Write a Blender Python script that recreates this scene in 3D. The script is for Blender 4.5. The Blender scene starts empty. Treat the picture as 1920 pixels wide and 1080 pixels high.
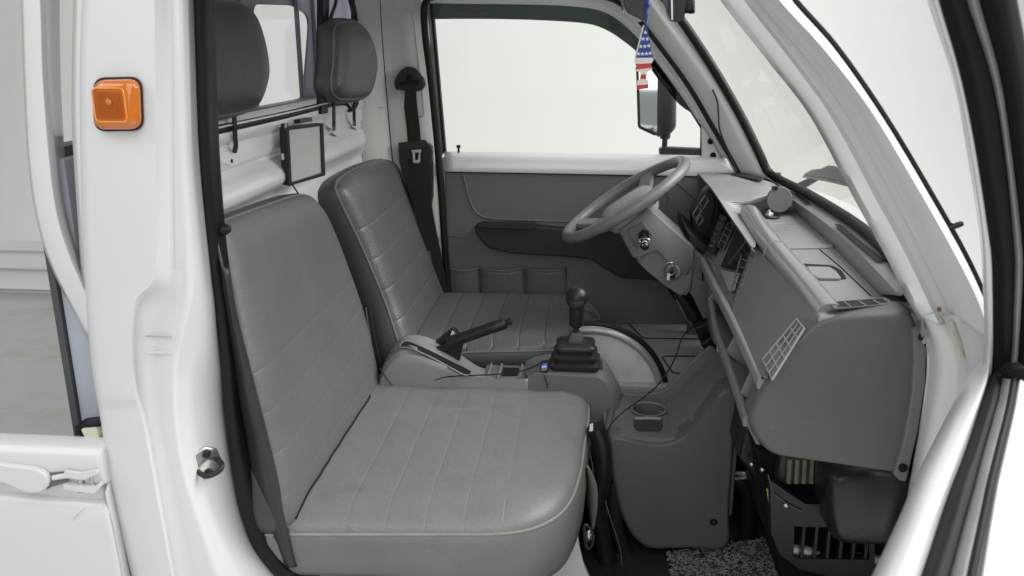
import bpy, bmesh, math, random
from mathutils import Vector as V, Matrix
random.seed(7)
S = bpy.context.scene
# ------------------------------------------------------------------ camera
F0 = 1560.0; PITCH = math.radians(16.3); YAW = math.atan((1105-960)*math.cos(PITCH)/F0)
CAM = V((0, -1.11, 1.07))
cd = bpy.data.cameras.new('camera'); cam = bpy.data.objects.new('camera', cd); S.collection.objects.link(cam)
cd.sensor_width = 36; cd.lens = F0/1920*36; cd.clip_start = .02; cd.clip_end = 60
cam.location = CAM; cam.rotation_euler = (math.radians(90)-PITCH, 0, YAW)
cd.dof.use_dof = True; cd.dof.focus_distance = 1.75; cd.dof.aperture_fstop = 8.0
S.camera = cam
# ------------------------------------------------------------------ world, lamps, exposure
w = bpy.data.worlds.new('World'); S.world = w; w.use_nodes = True
w.node_tree.nodes['Background'].inputs[0].default_value = (.93, .95, .96, 1)
w.node_tree.nodes['Background'].inputs[1].default_value = .29
def area(name, loc, target, sx, sy, power, col=(1, 1, 1)):
    l = bpy.data.lights.new(name, 'AREA'); l.shape = 'RECTANGLE'; l.size = sx; l.size_y = sy; l.energy = power; l.color = col
    o = bpy.data.objects.new(name, l); S.collection.objects.link(o); o.location = loc
    o.rotation_euler = (V(target)-V(loc)).to_track_quat('-Z', 'Y').to_euler(); return o
area('softbox_overhead', (.5, -1.7, 3.0), (.1, .2, .5), 3.0, 2.0, 35)
area('softbox_front', (2.4, .9, 2.5), (.2, .6, .65), 2.4, 2.4, 185)
area('softbox_backdrop', (0.3, 2.6, 3.6), (0.3, 4.6, 1.0), 6.0, 1.5, 53)
area('softbox_rear', (-2.4, -1.2, 2.5), (-.2, .2, .7), 1.8, 1.8, 22)
area('fill_camera_side', (.15, -3.0, 1.5), (.1, .6, .6), 2.6, 1.6, 23)  # added fill lamp behind the camera, brightens the cab interior
S.view_settings.view_transform = 'Standard'; S.view_settings.look = 'None'; S.view_settings.exposure = 0.15; S.view_settings.gamma = 1
# ------------------------------------------------------------------ photograph rays -> points on real planes
cp, sp, cy, sy = math.cos(PITCH), math.sin(PITCH), math.cos(YAW), math.sin(YAW)
def ray(px, py):
    a = (px-960)/F0; b = -(py-540)/F0; Y = cp+b*sp; Z = -sp+b*cp
    return V((a*cy-Y*sy, a*sy+Y*cy, Z))
def PY(px, py, y): r = ray(px, py); return CAM+r*((y-CAM.y)/r.y)
def PX(px, py, x): r = ray(px, py); return CAM+r*((x-CAM.x)/r.x)
def PZ(px, py, z): r = ray(px, py); return CAM+r*((z-CAM.z)/r.z)
def PP(px, py, p0, n): r = ray(px, py); return CAM+r*((V(p0)-CAM).dot(V(n))/r.dot(V(n)))
def LY(pts, y): return [PY(p[0], p[1], p[2] if len(p) > 2 else y) for p in pts]
# ------------------------------------------------------------------ curves
def crom(pts, per=6, closed=False):
    P = [V(p) for p in pts]; n = len(P); out = []
    for i in range(n if closed else n-1):
        if closed: a, b, c, d = P[(i-1) % n], P[i], P[(i+1) % n], P[(i+2) % n]
        else: a, b, c, d = P[max(i-1, 0)], P[i], P[i+1], P[min(i+2, n-1)]
        for k in range(per):
            t = k/per
            out.append(.5*((2*b)+(c-a)*t+(2*a-5*b+4*c-d)*t*t+(3*b-a-3*c+d)*t**3))
    if not closed: out.append(P[-1])
    return out
def resample(pts, n):
    L = [0]
    for a, b in zip(pts, pts[1:]): L.append(L[-1]+(b-a).length)
    out = []; j = 0
    for i in range(n):
        s = L[-1]*i/(n-1)
        while j < len(L)-2 and L[j+1] < s: j += 1
        t = (s-L[j])/max(L[j+1]-L[j], 1e-9); out.append(pts[j].lerp(pts[j+1], min(max(t, 0), 1)))
    return out
def rnd(pts, r, seg=5):
    P = [V(p) for p in pts]; n = len(P); out = []
    for i in range(n):
        a, b, c = P[i-1], P[i], P[(i+1) % n]
        rr = r[i] if isinstance(r, (list, tuple)) else r
        ra = min(rr, (a-b).length*.49); rc = min(rr, (c-b).length*.49)
        if rr < 1e-6: out.append(b); continue
        p = b+(a-b).normalized()*ra; q = b+(c-b).normalized()*rc
        for k in range(seg+1):
            t = k/seg; out.append(p.lerp(b, t).lerp(b.lerp(q, t), t))
    return out
# ------------------------------------------------------------------ shape builders: each returns (verts, faces)
def prism(poly, vec):
    vec = V(vec); n = len(poly); vs = [V(p) for p in poly]+[V(p)+vec for p in poly]
    return vs, [tuple(range(n)), tuple(range(2*n-1, n-1, -1))]+[(i, i+n, (i+1) % n+n, (i+1) % n) for i in range(n)]
def ringfill(outer, inner, vec):
    """flat frame between two outlines with the same number of points, extruded"""
    vec = V(vec); n = len(outer); vs = [V(p) for p in outer]+[V(p) for p in inner]; vs += [p+vec for p in vs]; f = []
    for i in range(n):
        j = (i+1) % n
        f += [(i, j, n+j, n+i), (2*n+i, 3*n+i, 3*n+j, 2*n+j), (i, 2*n+i, 2*n+j, j), (n+i, n+j, 3*n+j, 3*n+i)]
    return vs, f
def box(x0, x1, y0, y1, z0, z1):
    return prism([(x0, y0, z0), (x1, y0, z0), (x1, y1, z0), (x0, y1, z0)], (0, 0, z1-z0))
def obox(c, ax, ay, hx, hy, hz):
    ax = V(ax).normalized(); ay = V(ay); ay = (ay-ax*ay.dot(ax)).normalized(); az = ax.cross(ay); c = V(c)
    return prism([c-ax*hx-ay*hy-az*hz, c+ax*hx-ay*hy-az*hz, c+ax*hx+ay*hy-az*hz, c-ax*hx+ay*hy-az*hz], az*2*hz)
def frames(path, closed=False):
    n = len(path); T = []
    for i in range(n):
        if closed: t = path[(i+1) % n]-path[i-1]
        else: t = path[min(i+1, n-1)]-path[max(i-1, 0)]
        T.append(t.normalized() if t.length > 1e-9 else V((0, 0, 1)))
    u = V((0, 0, 1)) if abs(T[0].z) < .9 else V((1, 0, 0)); out = []
    for t in T:
        u = (u-t*u.dot(t)).normalized(); out.append((t, u, t.cross(u)))
    return out
def tube(path, r, n=10, closed=False, sec=None):
    """sweep a circle (or a 2D section) along a path"""
    path = [V(p) for p in path]; fr = frames(path, closed); m = len(path); vs = []; f = []
    for i, (p, (t, u, v)) in enumerate(zip(path, fr)):
        rr = r[i] if isinstance(r, (list, tuple)) else r
        if sec: vs += [p+u*(a*rr)+v*(b*rr) for a, b in sec]
        else: vs += [p+u*(math.cos(6.2832*k/n)*rr)+v*(math.sin(6.2832*k/n)*rr) for k in range(n)]
    if sec: n = len(sec)
    for i in range(m if closed else m-1):
        for k in range(n):
            a = i*n+k; b = i*n+(k+1) % n; c = ((i+1) % m)*n
            f.append((a, b, c+(k+1) % n, c+k))
    if not closed: f += [tuple(range(n-1, -1, -1)), tuple(range((m-1)*n, m*n))]
    return vs, f
def strap(path, wdir, width, thick):
    """flat ribbon with real thickness; wdir = width direction (vector or list)"""
    path = [V(p) for p in path]; vs = []; f = []; m = len(path)
    for i, p in enumerate(path):
        t = (path[min(i+1, m-1)]-path[max(i-1, 0)]).normalized()
        wd = V(wdir[i] if isinstance(wdir, list) else wdir); wd = (wd-t*wd.dot(t)).normalized(); nn = t.cross(wd)
        ww = width[i] if isinstance(width, list) else width
        vs += [p-wd*ww/2-nn*thick/2, p+wd*ww/2-nn*thick/2, p+wd*ww/2+nn*thick/2, p-wd*ww/2+nn*thick/2]
    for i in range(m-1):
        for k in range(4): f.append((i*4+k, i*4+(k+1) % 4, i*4+4+(k+1) % 4, i*4+4+k))
    f += [(3, 2, 1, 0), ((m-1)*4, (m-1)*4+1, (m-1)*4+2, (m-1)*4+3)]
    return vs, f
def lathe(p, axis, prof, n=28):
    """prof = [(distance along axis, radius)]"""
    p = V(p); a = V(axis).normalized(); u = a.orthogonal().normalized(); v = a.cross(u); vs = []; f = []
    for d, r in prof: vs += [p+a*d+u*(math.cos(6.2832*k/n)*r)+v*(math.sin(6.2832*k/n)*r) for k in range(n)]
    for i in range(len(prof)-1):
        for k in range(n): f.append((i*n+k, i*n+(k+1) % n, (i+1)*n+(k+1) % n, (i+1)*n+k))
    f += [tuple(range(n-1, -1, -1)), tuple(range((len(prof)-1)*n, len(prof)*n))]
    return vs, f
def grid(rows, closed=False):
    m = len(rows[0]); vs = [p for r in rows for p in r]; f = []
    for i in range(len(rows)-1):
        for k in range(m if closed else m-1):
            f.append((i*m+k, i*m+(k+1) % m, (i+1)*m+(k+1) % m, (i+1)*m+k))
    return vs, f
def net(curves, n=40, per=6, across=0):
    """surface through long curves; across>0 also smooths across them"""
    C = [resample(crom(c, per), n) for c in curves]
    if across: 
        cols = [crom([c[i] for c in C], across) for i in range(n)]
        C = [[col[k] for col in cols] for k in range(len(cols[0]))]
    return grid(C)
def loops(sections):
    """loft closed loops with the same count, capped"""
    vs, f = grid(sections, True); n = len(sections[0])
    return vs, f+[tuple(range(n-1, -1, -1)), tuple(range((len(sections)-1)*n, len(sections)*n))]
def ellipsoid(c, rx, ry, rz, n=20, m=12):
    c = V(c); rows = []
    for i in range(m+1):
        a = math.pi*i/m
        rows.append([c+V((rx*math.sin(a)*math.cos(6.2832*k/n), ry*math.sin(a)*math.sin(6.2832*k/n), rz*math.cos(a))) for k in range(n)])
    return grid(rows, True)
# ------------------------------------------------------------------ objects
def thing(name, label, cat, loc=(0, 0, 0), group=None):
    o = bpy.data.objects.new(name, None); S.collection.objects.link(o); o.location = loc; o.empty_display_size = .05
    o['label'] = label; o['category'] = cat; o['_w'] = list(loc)
    if group: o['group'] = group
    return o
def worldloc(o):
    return V(o['_w']) if o is not None else V((0, 0, 0))
def part(name, shapes, mat, parent=None, bevel=0, seg=2, smooth=True, angle=38, solid=0, sub=0, uvs=None, label=None, off=1):
    if isinstance(shapes, tuple): shapes = [shapes]
    vs = []; fs = []
    for a, b in shapes:
        k = len(vs); vs += [V(p) for p in a]; fs += [tuple(i+k for i in q) for q in b]
    base = worldloc(parent)
    if parent is None:
        xs = [p.x for p in vs]; ys = [p.y for p in vs]; base = V(((min(xs)+max(xs))/2, (min(ys)+max(ys))/2, min(p.z for p in vs)))
    me = bpy.data.meshes.new(name); me.from_pydata([p-base for p in vs], [], fs)
    if uvs:
        uv = me.uv_layers.new(name='UVMap')
        for l in me.loops: uv.data[l.index].uv = uvs[l.vertex_index]
    bm = bmesh.new(); bm.from_mesh(me)
    if not uvs: bmesh.ops.remove_doubles(bm, verts=bm.verts, dist=1e-5)
    bmesh.ops.recalc_face_normals(bm, faces=bm.faces); bm.to_mesh(me); bm.free()
    if smooth:
        for p in me.polygons: p.use_smooth = True
        me.set_sharp_from_angle(angle=math.radians(angle))
    me.materials.append(mat); me.validate()
    o = bpy.data.objects.new(name, me); S.collection.objects.link(o)
    if parent is None: o.location = base
    else: o.parent = parent
    o['_w'] = list(base)
    if solid:
        m = o.modifiers.new('solid', 'SOLIDIFY'); m.thickness = solid; m.offset = off
    if bevel:
        m = o.modifiers.new('bevel', 'BEVEL'); m.width = bevel; m.segments = seg; m.limit_method = 'ANGLE'; m.angle_limit = math.radians(35); m.harden_normals = True
    if sub:
        m = o.modifiers.new('sub', 'SUBSURF'); m.levels = sub; m.render_levels = sub
    if label: o['label'] = label
    return o
def tag(o, label, cat, group=None, kind=None):
    if label: o['label'] = label
    if cat: o['category'] = cat
    if group: o['group'] = group
    if kind: o['kind'] = kind
    return o
# ------------------------------------------------------------------ materials
def mat(name, col, rough=.5, metal=0, coat=0, bump=0, bscale=300, var=0, vscale=8, spec=.5, emit=None, est=0, trans=0, ior=1.45, alpha=1, stain=None, samt=0, sscale=6, rv=1, slo=.54):
    m = bpy.data.materials.new(name); m.use_nodes = True; nt = m.node_tree; b = nt.nodes['Principled BSDF']
    b.inputs['Base Color'].default_value = (*col, 1); b.inputs['Roughness'].default_value = rough; b.inputs['Metallic'].default_value = metal
    b.inputs['Coat Weight'].default_value = coat; b.inputs['Coat Roughness'].default_value = .08; b.inputs['Specular IOR Level'].default_value = spec
    b.inputs['Transmission Weight'].default_value = trans; b.inputs['IOR'].default_value = ior; b.inputs['Alpha'].default_value = alpha
    if emit: b.inputs['Emission Color'].default_value = (*emit, 1); b.inputs['Emission Strength'].default_value = est
    N = nt.nodes.new; Lk = nt.links.new
    tc = N('ShaderNodeTexCoord')
    last = None
    if var or stain:
        n = N('ShaderNodeTexNoise'); n.inputs['Scale'].default_value = vscale; n.inputs['Detail'].default_value = 6; n.inputs['Roughness'].default_value = .62
        Lk(tc.outputs['Object'], n.inputs['Vector'])
        mr = N('ShaderNodeMapRange'); mr.inputs[1].default_value = .3; mr.inputs[2].default_value = .7; mr.inputs[3].default_value = 1-var; mr.inputs[4].default_value = 1+var
        Lk(n.outputs['Fac'], mr.inputs[0])
        mx = N('ShaderNodeVectorMath'); mx.operation = 'SCALE'; mx.inputs[0].default_value = col; Lk(mr.outputs[0], mx.inputs['Scale'])
        last = mx.outputs[0]
        r2 = N('ShaderNodeMapRange'); r2.inputs[1].default_value = .3; r2.inputs[2].default_value = .7; r2.inputs[3].default_value = max(rough-.07, .02); r2.inputs[4].default_value = min(rough+.09, 1)
        Lk(n.outputs['Fac'], r2.inputs[0]); 
        if rv: Lk(r2.outputs[0], b.inputs['Roughness'])
        if stain:
            n2 = N('ShaderNodeTexNoise'); n2.inputs['Scale'].default_value = sscale; n2.inputs['Detail'].default_value = 8; n2.inputs['Roughness'].default_value = .7
            Lk(tc.outputs['Object'], n2.inputs['Vector'])
            m3 = N('ShaderNodeMapRange'); m3.inputs[1].default_value = slo; m3.inputs[2].default_value = slo+.2; m3.inputs[4].default_value = samt; Lk(n2.outputs['Fac'], m3.inputs[0])
            mm = N('ShaderNodeMix'); mm.data_type = 'RGBA'; Lk(m3.outputs[0], mm.inputs[0]); Lk(last, mm.inputs[6]); mm.inputs[7].default_value = (*stain, 1); last = mm.outputs[2]
        Lk(last, b.inputs['Base Color'])
    if bump:
        n = N('ShaderNodeTexNoise'); n.inputs['Scale'].default_value = bscale; n.inputs['Detail'].default_value = 3
        Lk(tc.outputs['Object'], n.inputs['Vector']); bp = N('ShaderNodeBump'); bp.inputs['Strength'].default_value = bump; bp.inputs['Distance'].default_value = .002
        Lk(n.outputs['Fac'], bp.inputs['Height']); Lk(bp.outputs[0], b.inputs['Normal'])
    return m
def vinyl(name, col, seams, rough=.42, pf=.5, seamcol=1.25, stain=(.12, .115, .10), samt=.35, cell=.0050, sg=1.0):
    """perforated seat vinyl. seams = (axis 0/1, first, spacing, count); UVs are metres on the pad"""
    m = bpy.data.materials.new(name); m.use_nodes = True; nt = m.node_tree; b = nt.nodes['Principled BSDF']; N = nt.nodes.new; Lk = nt.links.new
    def M(op, a, c=None, d=None, clamp=False):
        n = N('ShaderNodeMath'); n.operation = op; n.use_clamp = clamp
        for i, v in enumerate((a, c, d)):
            if v is None: continue
            if isinstance(v, (int, float)): n.inputs[i].default_value = v
            else: Lk(v, n.inputs[i])
        return n.outputs[0]
    uv = N('ShaderNodeUVMap'); uv.uv_map = 'UVMap'; sx = N('ShaderNodeSeparateXYZ'); Lk(uv.outputs[0], sx.inputs[0])
    u, v = sx.outputs[0], sx.outputs[1]
    k = 6.2832/cell
    pa = M('SINE', M('MULTIPLY', M('ADD', u, v), k*.5)); pb = M('SINE', M('MULTIPLY', M('SUBTRACT', u, v), k*.5))
    perf = M('MULTIPLY', pa, pb)
    ax, first, sp_, cnt = seams
    t = M('DIVIDE', M('SUBTRACT', (u, v)[ax], first-sp_/2), sp_)
    fr = M('ABSOLUTE', M('SUBTRACT', M('FRACT', t), .5))      # 0 on a seam
    line = M('SUBTRACT', 1, M('DIVIDE', fr, .0022/sp_), clamp=True)
    soft = M('SUBTRACT', 1, M('DIVIDE', fr, .013/sp_), clamp=True)
    inr = M('MULTIPLY', M('GREATER_THAN', t, 0), M('LESS_THAN', t, float(cnt)))
    line = M('MULTIPLY', line, inr); soft = M('MULTIPLY', M('MULTIPLY', soft, soft), inr)
    hgt = M('SUBTRACT', M('MULTIPLY', perf, .00030*pf), M('ADD', M('MULTIPLY', soft, .0016*sg), M('MULTIPLY', line, .0008*sg)))
    n = N('ShaderNodeTexNoise'); n.inputs['Scale'].default_value = 5; n.inputs['Detail'].default_value = 7; n.inputs['Roughness'].default_value = .65
    tc = N('ShaderNodeTexCoord'); Lk(tc.outputs['Object'], n.inputs['Vector'])
    hgt = M('ADD', hgt, M('MULTIPLY', n.outputs['Fac'], .004))
    bp = N('ShaderNodeBump'); bp.inputs['Strength'].default_value = 1; bp.inputs['Distance'].default_value = 1; Lk(hgt, bp.inputs['Height']); Lk(bp.outputs[0], b.inputs['Normal'])
    mr = N('ShaderNodeMapRange'); mr.inputs[1].default_value = .3; mr.inputs[2].default_value = .7; mr.inputs[3].default_value = .9; mr.inputs[4].default_value = 1.08; Lk(n.outputs['Fac'], mr.inputs[0])
    fac = M('MULTIPLY', mr.outputs[0], M('ADD', M('ADD', 1, M('MULTIPLY', line, seamcol-1)), M('MULTIPLY', perf, .07*pf)))
    sc = N('ShaderNodeVectorMath'); sc.operation = 'SCALE'; sc.inputs[0].default_value = col; Lk(fac, sc.inputs['Scale'])
    n2 = N('ShaderNodeTexNoise'); n2.inputs['Scale'].default_value = 9; n2.inputs['Detail'].default_value = 8; n2.inputs['Roughness'].default_value = .75; Lk(tc.outputs['Object'], n2.inputs['Vector'])
    m3 = N('ShaderNodeMapRange'); m3.inputs[1].default_value = .52; m3.inputs[2].default_value = .75; m3.inputs[4].default_value = samt; Lk(n2.outputs['Fac'], m3.inputs[0])
    mm = N('ShaderNodeMix'); mm.data_type = 'RGBA'; Lk(m3.outputs[0], mm.inputs[0]); Lk(sc.outputs[0], mm.inputs[6]); mm.inputs[7].default_value = (*stain, 1)
    Lk(mm.outputs[2], b.inputs['Base Color']); b.inputs['Roughness'].default_value = rough; b.inputs['Specular IOR Level'].default_value = .5
    return m
WHITE = mat('white_paint', (.71, .72, .72), .28, coat=.5, rv=0, var=.012, vscale=3)
WHITE_IN = mat('white_inner_paint', (.66, .665, .65), .30, coat=.35, var=.03, vscale=6, rv=0)
WHITE_MATT = mat('grey_white_trim', (.58, .58, .55), .5, var=.03, vscale=7)
PLAST = mat('grey_plastic', (.148, .151, .152), .50, bump=.22, bscale=900, var=.035, vscale=9)
PLAST_L = mat('light_grey_plastic', (.25, .254, .252), .34, bump=.2, bscale=900, var=.05, vscale=10, stain=(.26, .26, .25), samt=.25, sscale=30)
PLAST_D = mat('dark_grey_plastic', (.096, .098, .099), .46, bump=.25, bscale=900, var=.05, vscale=9, stain=(.15, .15, .148), samt=.5, sscale=26, slo=.6)
SMOOTH = mat('worn_grey_plastic', (.21, .213, .21), .20, var=.03, vscale=12, rv=0, coat=.3)
GASKET = mat('black_rubber', (.009, .009, .010), .45, var=.15, vscale=20, spec=.3)
BLACK = mat('black_plastic', (.014, .014, .015), .38, bump=.1, bscale=500, var=.1, vscale=14)
BLACKM = mat('matt_black', (.006, .006, .007), .7, spec=.22)
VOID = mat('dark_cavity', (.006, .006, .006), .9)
FABRIC = mat('black_webbing', (.014, .014, .014), .8, bump=.5, bscale=500)
DOORV = mat('door_trim_vinyl', (.125, .130, .132), .6, bump=.3, bscale=260, var=.05, vscale=6)
DOORV2 = mat('door_pocket_vinyl', (.105, .110, .112), .6, bump=.4, bscale=120, var=.08, vscale=9)
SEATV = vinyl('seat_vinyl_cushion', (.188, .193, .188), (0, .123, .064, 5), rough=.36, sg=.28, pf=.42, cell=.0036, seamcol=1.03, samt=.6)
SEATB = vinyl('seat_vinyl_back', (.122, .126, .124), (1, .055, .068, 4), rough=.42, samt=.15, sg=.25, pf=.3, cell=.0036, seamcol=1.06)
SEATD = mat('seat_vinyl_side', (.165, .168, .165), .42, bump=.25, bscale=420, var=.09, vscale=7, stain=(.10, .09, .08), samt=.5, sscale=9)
SEATDD = mat('seat_vinyl_shaded_side', (.055, .057, .058), .42, bump=.25, bscale=420, var=.06, vscale=7)  # same vinyl, with the shade of the sides darkened into its colour
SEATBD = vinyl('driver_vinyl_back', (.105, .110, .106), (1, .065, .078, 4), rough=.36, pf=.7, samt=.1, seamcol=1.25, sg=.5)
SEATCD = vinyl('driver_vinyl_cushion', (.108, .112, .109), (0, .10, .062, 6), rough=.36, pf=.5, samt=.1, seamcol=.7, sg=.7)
HEADV = vinyl('headrest_vinyl', (.062, .064, .062), (0, 5, .1, 1), rough=.38, pf=.8, samt=.05)
PIPE = mat('seat_piping', (.27, .268, .235), .45, var=.12, vscale=25)
PIPED = mat('dark_seat_piping', (.15, .15, .14), .4)
CHROME = mat('zinc_plated_steel', (.62, .61, .58), .28, metal=1, var=.1, vscale=60)
STEELM = mat('brushed_metal', (.55, .56, .57), .33, metal=1, var=.08, vscale=25)
SILVER = mat('silver_grey_paint', (.60, .61, .61), .38, var=.06, vscale=9, stain=(.22, .22, .21), samt=.4, sscale=12)
FLOORM = mat('grey_cab_floor_vinyl', (.42, .425, .42), .5, bump=.15, bscale=200, var=.06, vscale=8, stain=(.16, .155, .15), samt=.5, sscale=14)
DARKFLOOR = mat('black_cab_floor_vinyl', (.022, .022, .022), .5, bump=.5, bscale=350, var=.2, vscale=10, stain=(.06, .045, .03), samt=.6, sscale=16)
# clear glass kept light: mostly transparent with a faint gloss
def glassmat(name, tint, gl=.06):
    m = bpy.data.materials.new(name); m.use_nodes = True; nt = m.node_tree; nt.nodes.remove(nt.nodes['Principled BSDF'])
    t = nt.nodes.new('ShaderNodeBsdfTransparent'); t.inputs[0].default_value = (*tint, 1)
    g = nt.nodes.new('ShaderNodeBsdfGlossy'); g.inputs['Roughness'].default_value = .03
    x = nt.nodes.new('ShaderNodeMixShader'); lw = nt.nodes.new('ShaderNodeLayerWeight'); lw.inputs[0].default_value = .5; pw = nt.nodes.new('ShaderNodeMath'); pw.operation = 'POWER'; pw.inputs[1].default_value = 5; nt.links.new(lw.outputs['Facing'], pw.inputs[0]); fr = nt.nodes.new('ShaderNodeMapRange'); fr.inputs[3].default_value = gl*.4; fr.inputs[4].default_value = .5; nt.links.new(pw.outputs[0], fr.inputs[0])
    nt.links.new(fr.outputs[0], x.inputs[0]); nt.links.new(t.outputs[0], x.inputs[1]); nt.links.new(g.outputs[0], x.inputs[2])
    nt.links.new(x.outputs[0], nt.nodes['Material Output'].inputs[0]); return m
GLASS = glassmat('window_glass', (.96, .975, .965), .01)
WSGLASS = glassmat('windscreen_glass', (.80, .83, .80))
VISOR = glassmat('tinted_acrylic', (.020, .029, .026), .01)
FLAGB = mat('flag_blue', (.02, .055, .33), .5); FLAGW = mat('flag_white', (.80, .77, .68), .6); FLAGR = mat('flag_red', (.62, .045, .06), .5)
BLUESTR = mat('blue_string', (.02, .04, .35), .7)
AMBER = mat('amber_lens', (.60, .155, .006), .12, coat=1, var=.05, vscale=60)
AMBERD = mat('amber_lens_pattern', (.42, .10, .008), .2, coat=.5)
YEL = mat('yellow_tag', (.75, .72, .04), .5); RED = mat('red_mark', (.6, .03, .02), .4)
LED = mat('blue_indicator', (.02, .05, .4), .4, emit=(.08, .14, 1), est=3)
SCREENW = mat('pale_panel', (.42, .42, .40), .4)
LENSV = mat('dark_screen', (.02, .018, .05), .12)
COWL = mat('steel_blue_paint', (.42, .45, .50), .4, var=.08, vscale=6)
REFLM = mat('reflection_bluegrey', (.085, .087, .115), .55, var=.05, vscale=5)
RAD = mat('heater_fins', (.16, .14, .10), .5, var=.2, vscale=40)
BEDM = mat('worn_bed_floor_paint', (.47, .475, .485), .5, var=.10, vscale=5, stain=(.36, .31, .20), samt=.65, sscale=5, slo=.52, bump=.08, bscale=12)
WALLM = mat('studio_backdrop_white', (.73, .73, .705), .9)
FELT = mat('grey_felt', (.10, .10, .10), .9)
MIRRORM = mat('mirror_silver', (.86, .88, .86), .04, metal=1)

# ================================================================== SETTING
rows = []
for x in (-9, 9.5):
    r = [V((x, -5, -.62)), V((x, 3.2, -.62))]
    for k in range(1, 9):
        a = math.pi/2*k/8; r.append(V((x, 3.2+1.6*math.sin(a), -.62+1.6*(1-math.cos(a)))))
    r.append(V((x, 4.8, 5.2))); rows.append(r)
bd = part('studio_backdrop', grid(rows), WALLM, None, angle=60)
tag(bd, 'seamless off-white studio backdrop curving from floor to wall', None, kind='structure')

# ================================================================== TRUCK BODY
truck = thing('truck_cab', 'white compact pickup truck cab shell seen through its open door', 'truck', (0, .6, -.2))
# --- near pillar behind the door (outer skin wraps into the door jamb)
c0 = LY([(158, -60), (150, 60), (148, 200), (152, 400), (158, 545), (170, 690), (186, 785), (201, 890), (222, 990), (262, 1150)], .0)
c1 = LY([(160, -60), (153, 60), (151, 200), (155, 400), (161, 545), (173, 690), (189, 785), (204, 890), (225, 990), (265, 1150)], -.07)
c1b = LY([(175, -60), (168, 60), (166, 200), (170, 400), (176, 545), (188, 690), (196, 748), (199, 764, -.078), (203, 785, -.079), (218, 890, -.08), (240, 990), (280, 1150)], -.083)
c2 = LY([(290, -60), (290, 100), (292, 300), (294, 480), (285, 530), (254, 565), (246, 640), (249, 700), (256, 748), (260, 764, -.076), (268, 790, -.077), (292, 920, -.079), (335, 1150)], -.082)
c2b = LY([(299, -60), (300, 100), (301, 300), (304, 480), (298, 530, -.068), (262, 570, -.062), (253, 640, -.058), (257, 720, -.058), (276, 790, -.060), (300, 920, -.062), (343, 1150, -.065)], -.072)
c3 = LY([(322, -60), (325, 100), (326, 300), (328, 480), (326, 545), (300, 600), (296, 690), (300, 740), (312, 830), (335, 930), (385, 1150)], -.050)
c4 = LY([(330, -60), (334, 100), (338, 300), (345, 480), (347, 545), (334, 620), (322, 690), (323, 770), (334, 860), (358, 950), (420, 1150)], -.052)
c4b = LY([(343, -60), (347, 100), (352, 300), (362, 480), (362, 560), (346, 630), (334, 700), (336, 790), (350, 880), (378, 970), (445, 1150)], -.045)
c5 = LY([(352, -60), (356, 100), (362, 300), (378, 480), (384, 570), (374, 640), (362, 710), (368, 800), (384, 890), (410, 980), (490, 1150)], .0)
c6 = LY([(366, -60), (371, 100), (380, 300), (398, 480), (411, 575), (423, 680), (428, 765), (442, 870), (462, 965), (500, 1045), (600, 1150)], .045)
part('door_pillar', net([c0, c1, c1b, c2, c2b, c3, c4, c4b, c5, c6], 140), WHITE, truck, angle=70, solid=.002, off=-1)
c7 = LY([(376, -60), (380, 100), (388, 300), (404, 480), (418, 575), (430, 680), (436, 765), (450, 870), (472, 965), (512, 1045), (615, 1150)], .035)
c8 = LY([(390, -60), (393, 100), (398, 280), (412, 460), (428, 575), (440, 680), (450, 765), (470, 870), (500, 975), (545, 1058), (660, 1150)], .055)
part('door_seal', net([c6, [p+V((0, -.012, 0)) for p in c6], c7, c8, [p+V((0, .02, 0)) for p in c8]], 60, across=3), GASKET, truck, angle=80, solid=.002)
part('seal_bumper', ellipsoid(PY(418, 430, .06), .012, .012, .009), GASKET, truck)
SHG = mat('seam_shadow_grey', (.42, .42, .42), .6)
part('recess_step', tube(LY([(272, 630), (322, 632)], -.0545), .0011, 6), SHG, truck)
part('recess_lip', tube(LY([(274, 662), (318, 660)], -.0525), .0026, 8), WHITE, truck)
# striker
st_c = PY(384, 868, .0); sn = V((.80, -.6, 0)).normalized(); su = V((0, 0, 1)).cross(sn)
def on(c, u, v, a, b, n=None, d=0): return V(c)+V(u)*a+V(v)*b+(V(n)*d if n else V((0, 0, 0)))
UPZ = V((0, 0, 1))
strk = part('door_striker', lathe(st_c-sn*.004, sn, [(0, .027), (.006, .027), (.008, .024), (.009, .0)], 8), CHROME, truck, bevel=.001)
part('striker_loop', tube(crom([on(st_c, su, UPZ, -.016, -.006, sn, .004), on(st_c, su, UPZ, -.012, -.008, sn, .026), on(st_c, su, UPZ, .004, -.004, sn, .033), on(st_c, su, UPZ, .014, .002, sn, .026), on(st_c, su, UPZ, .014, .004, sn, .004)], 6), .0042, 10), BLACK, strk)
for dz in (-.017, .017): part('striker_screw', lathe(on(st_c, su, UPZ, .002, dz, sn, .004), sn, [(0, .007), (.003, .007), (.005, .004), (.005, 0)], 14), BLACK, strk)
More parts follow.
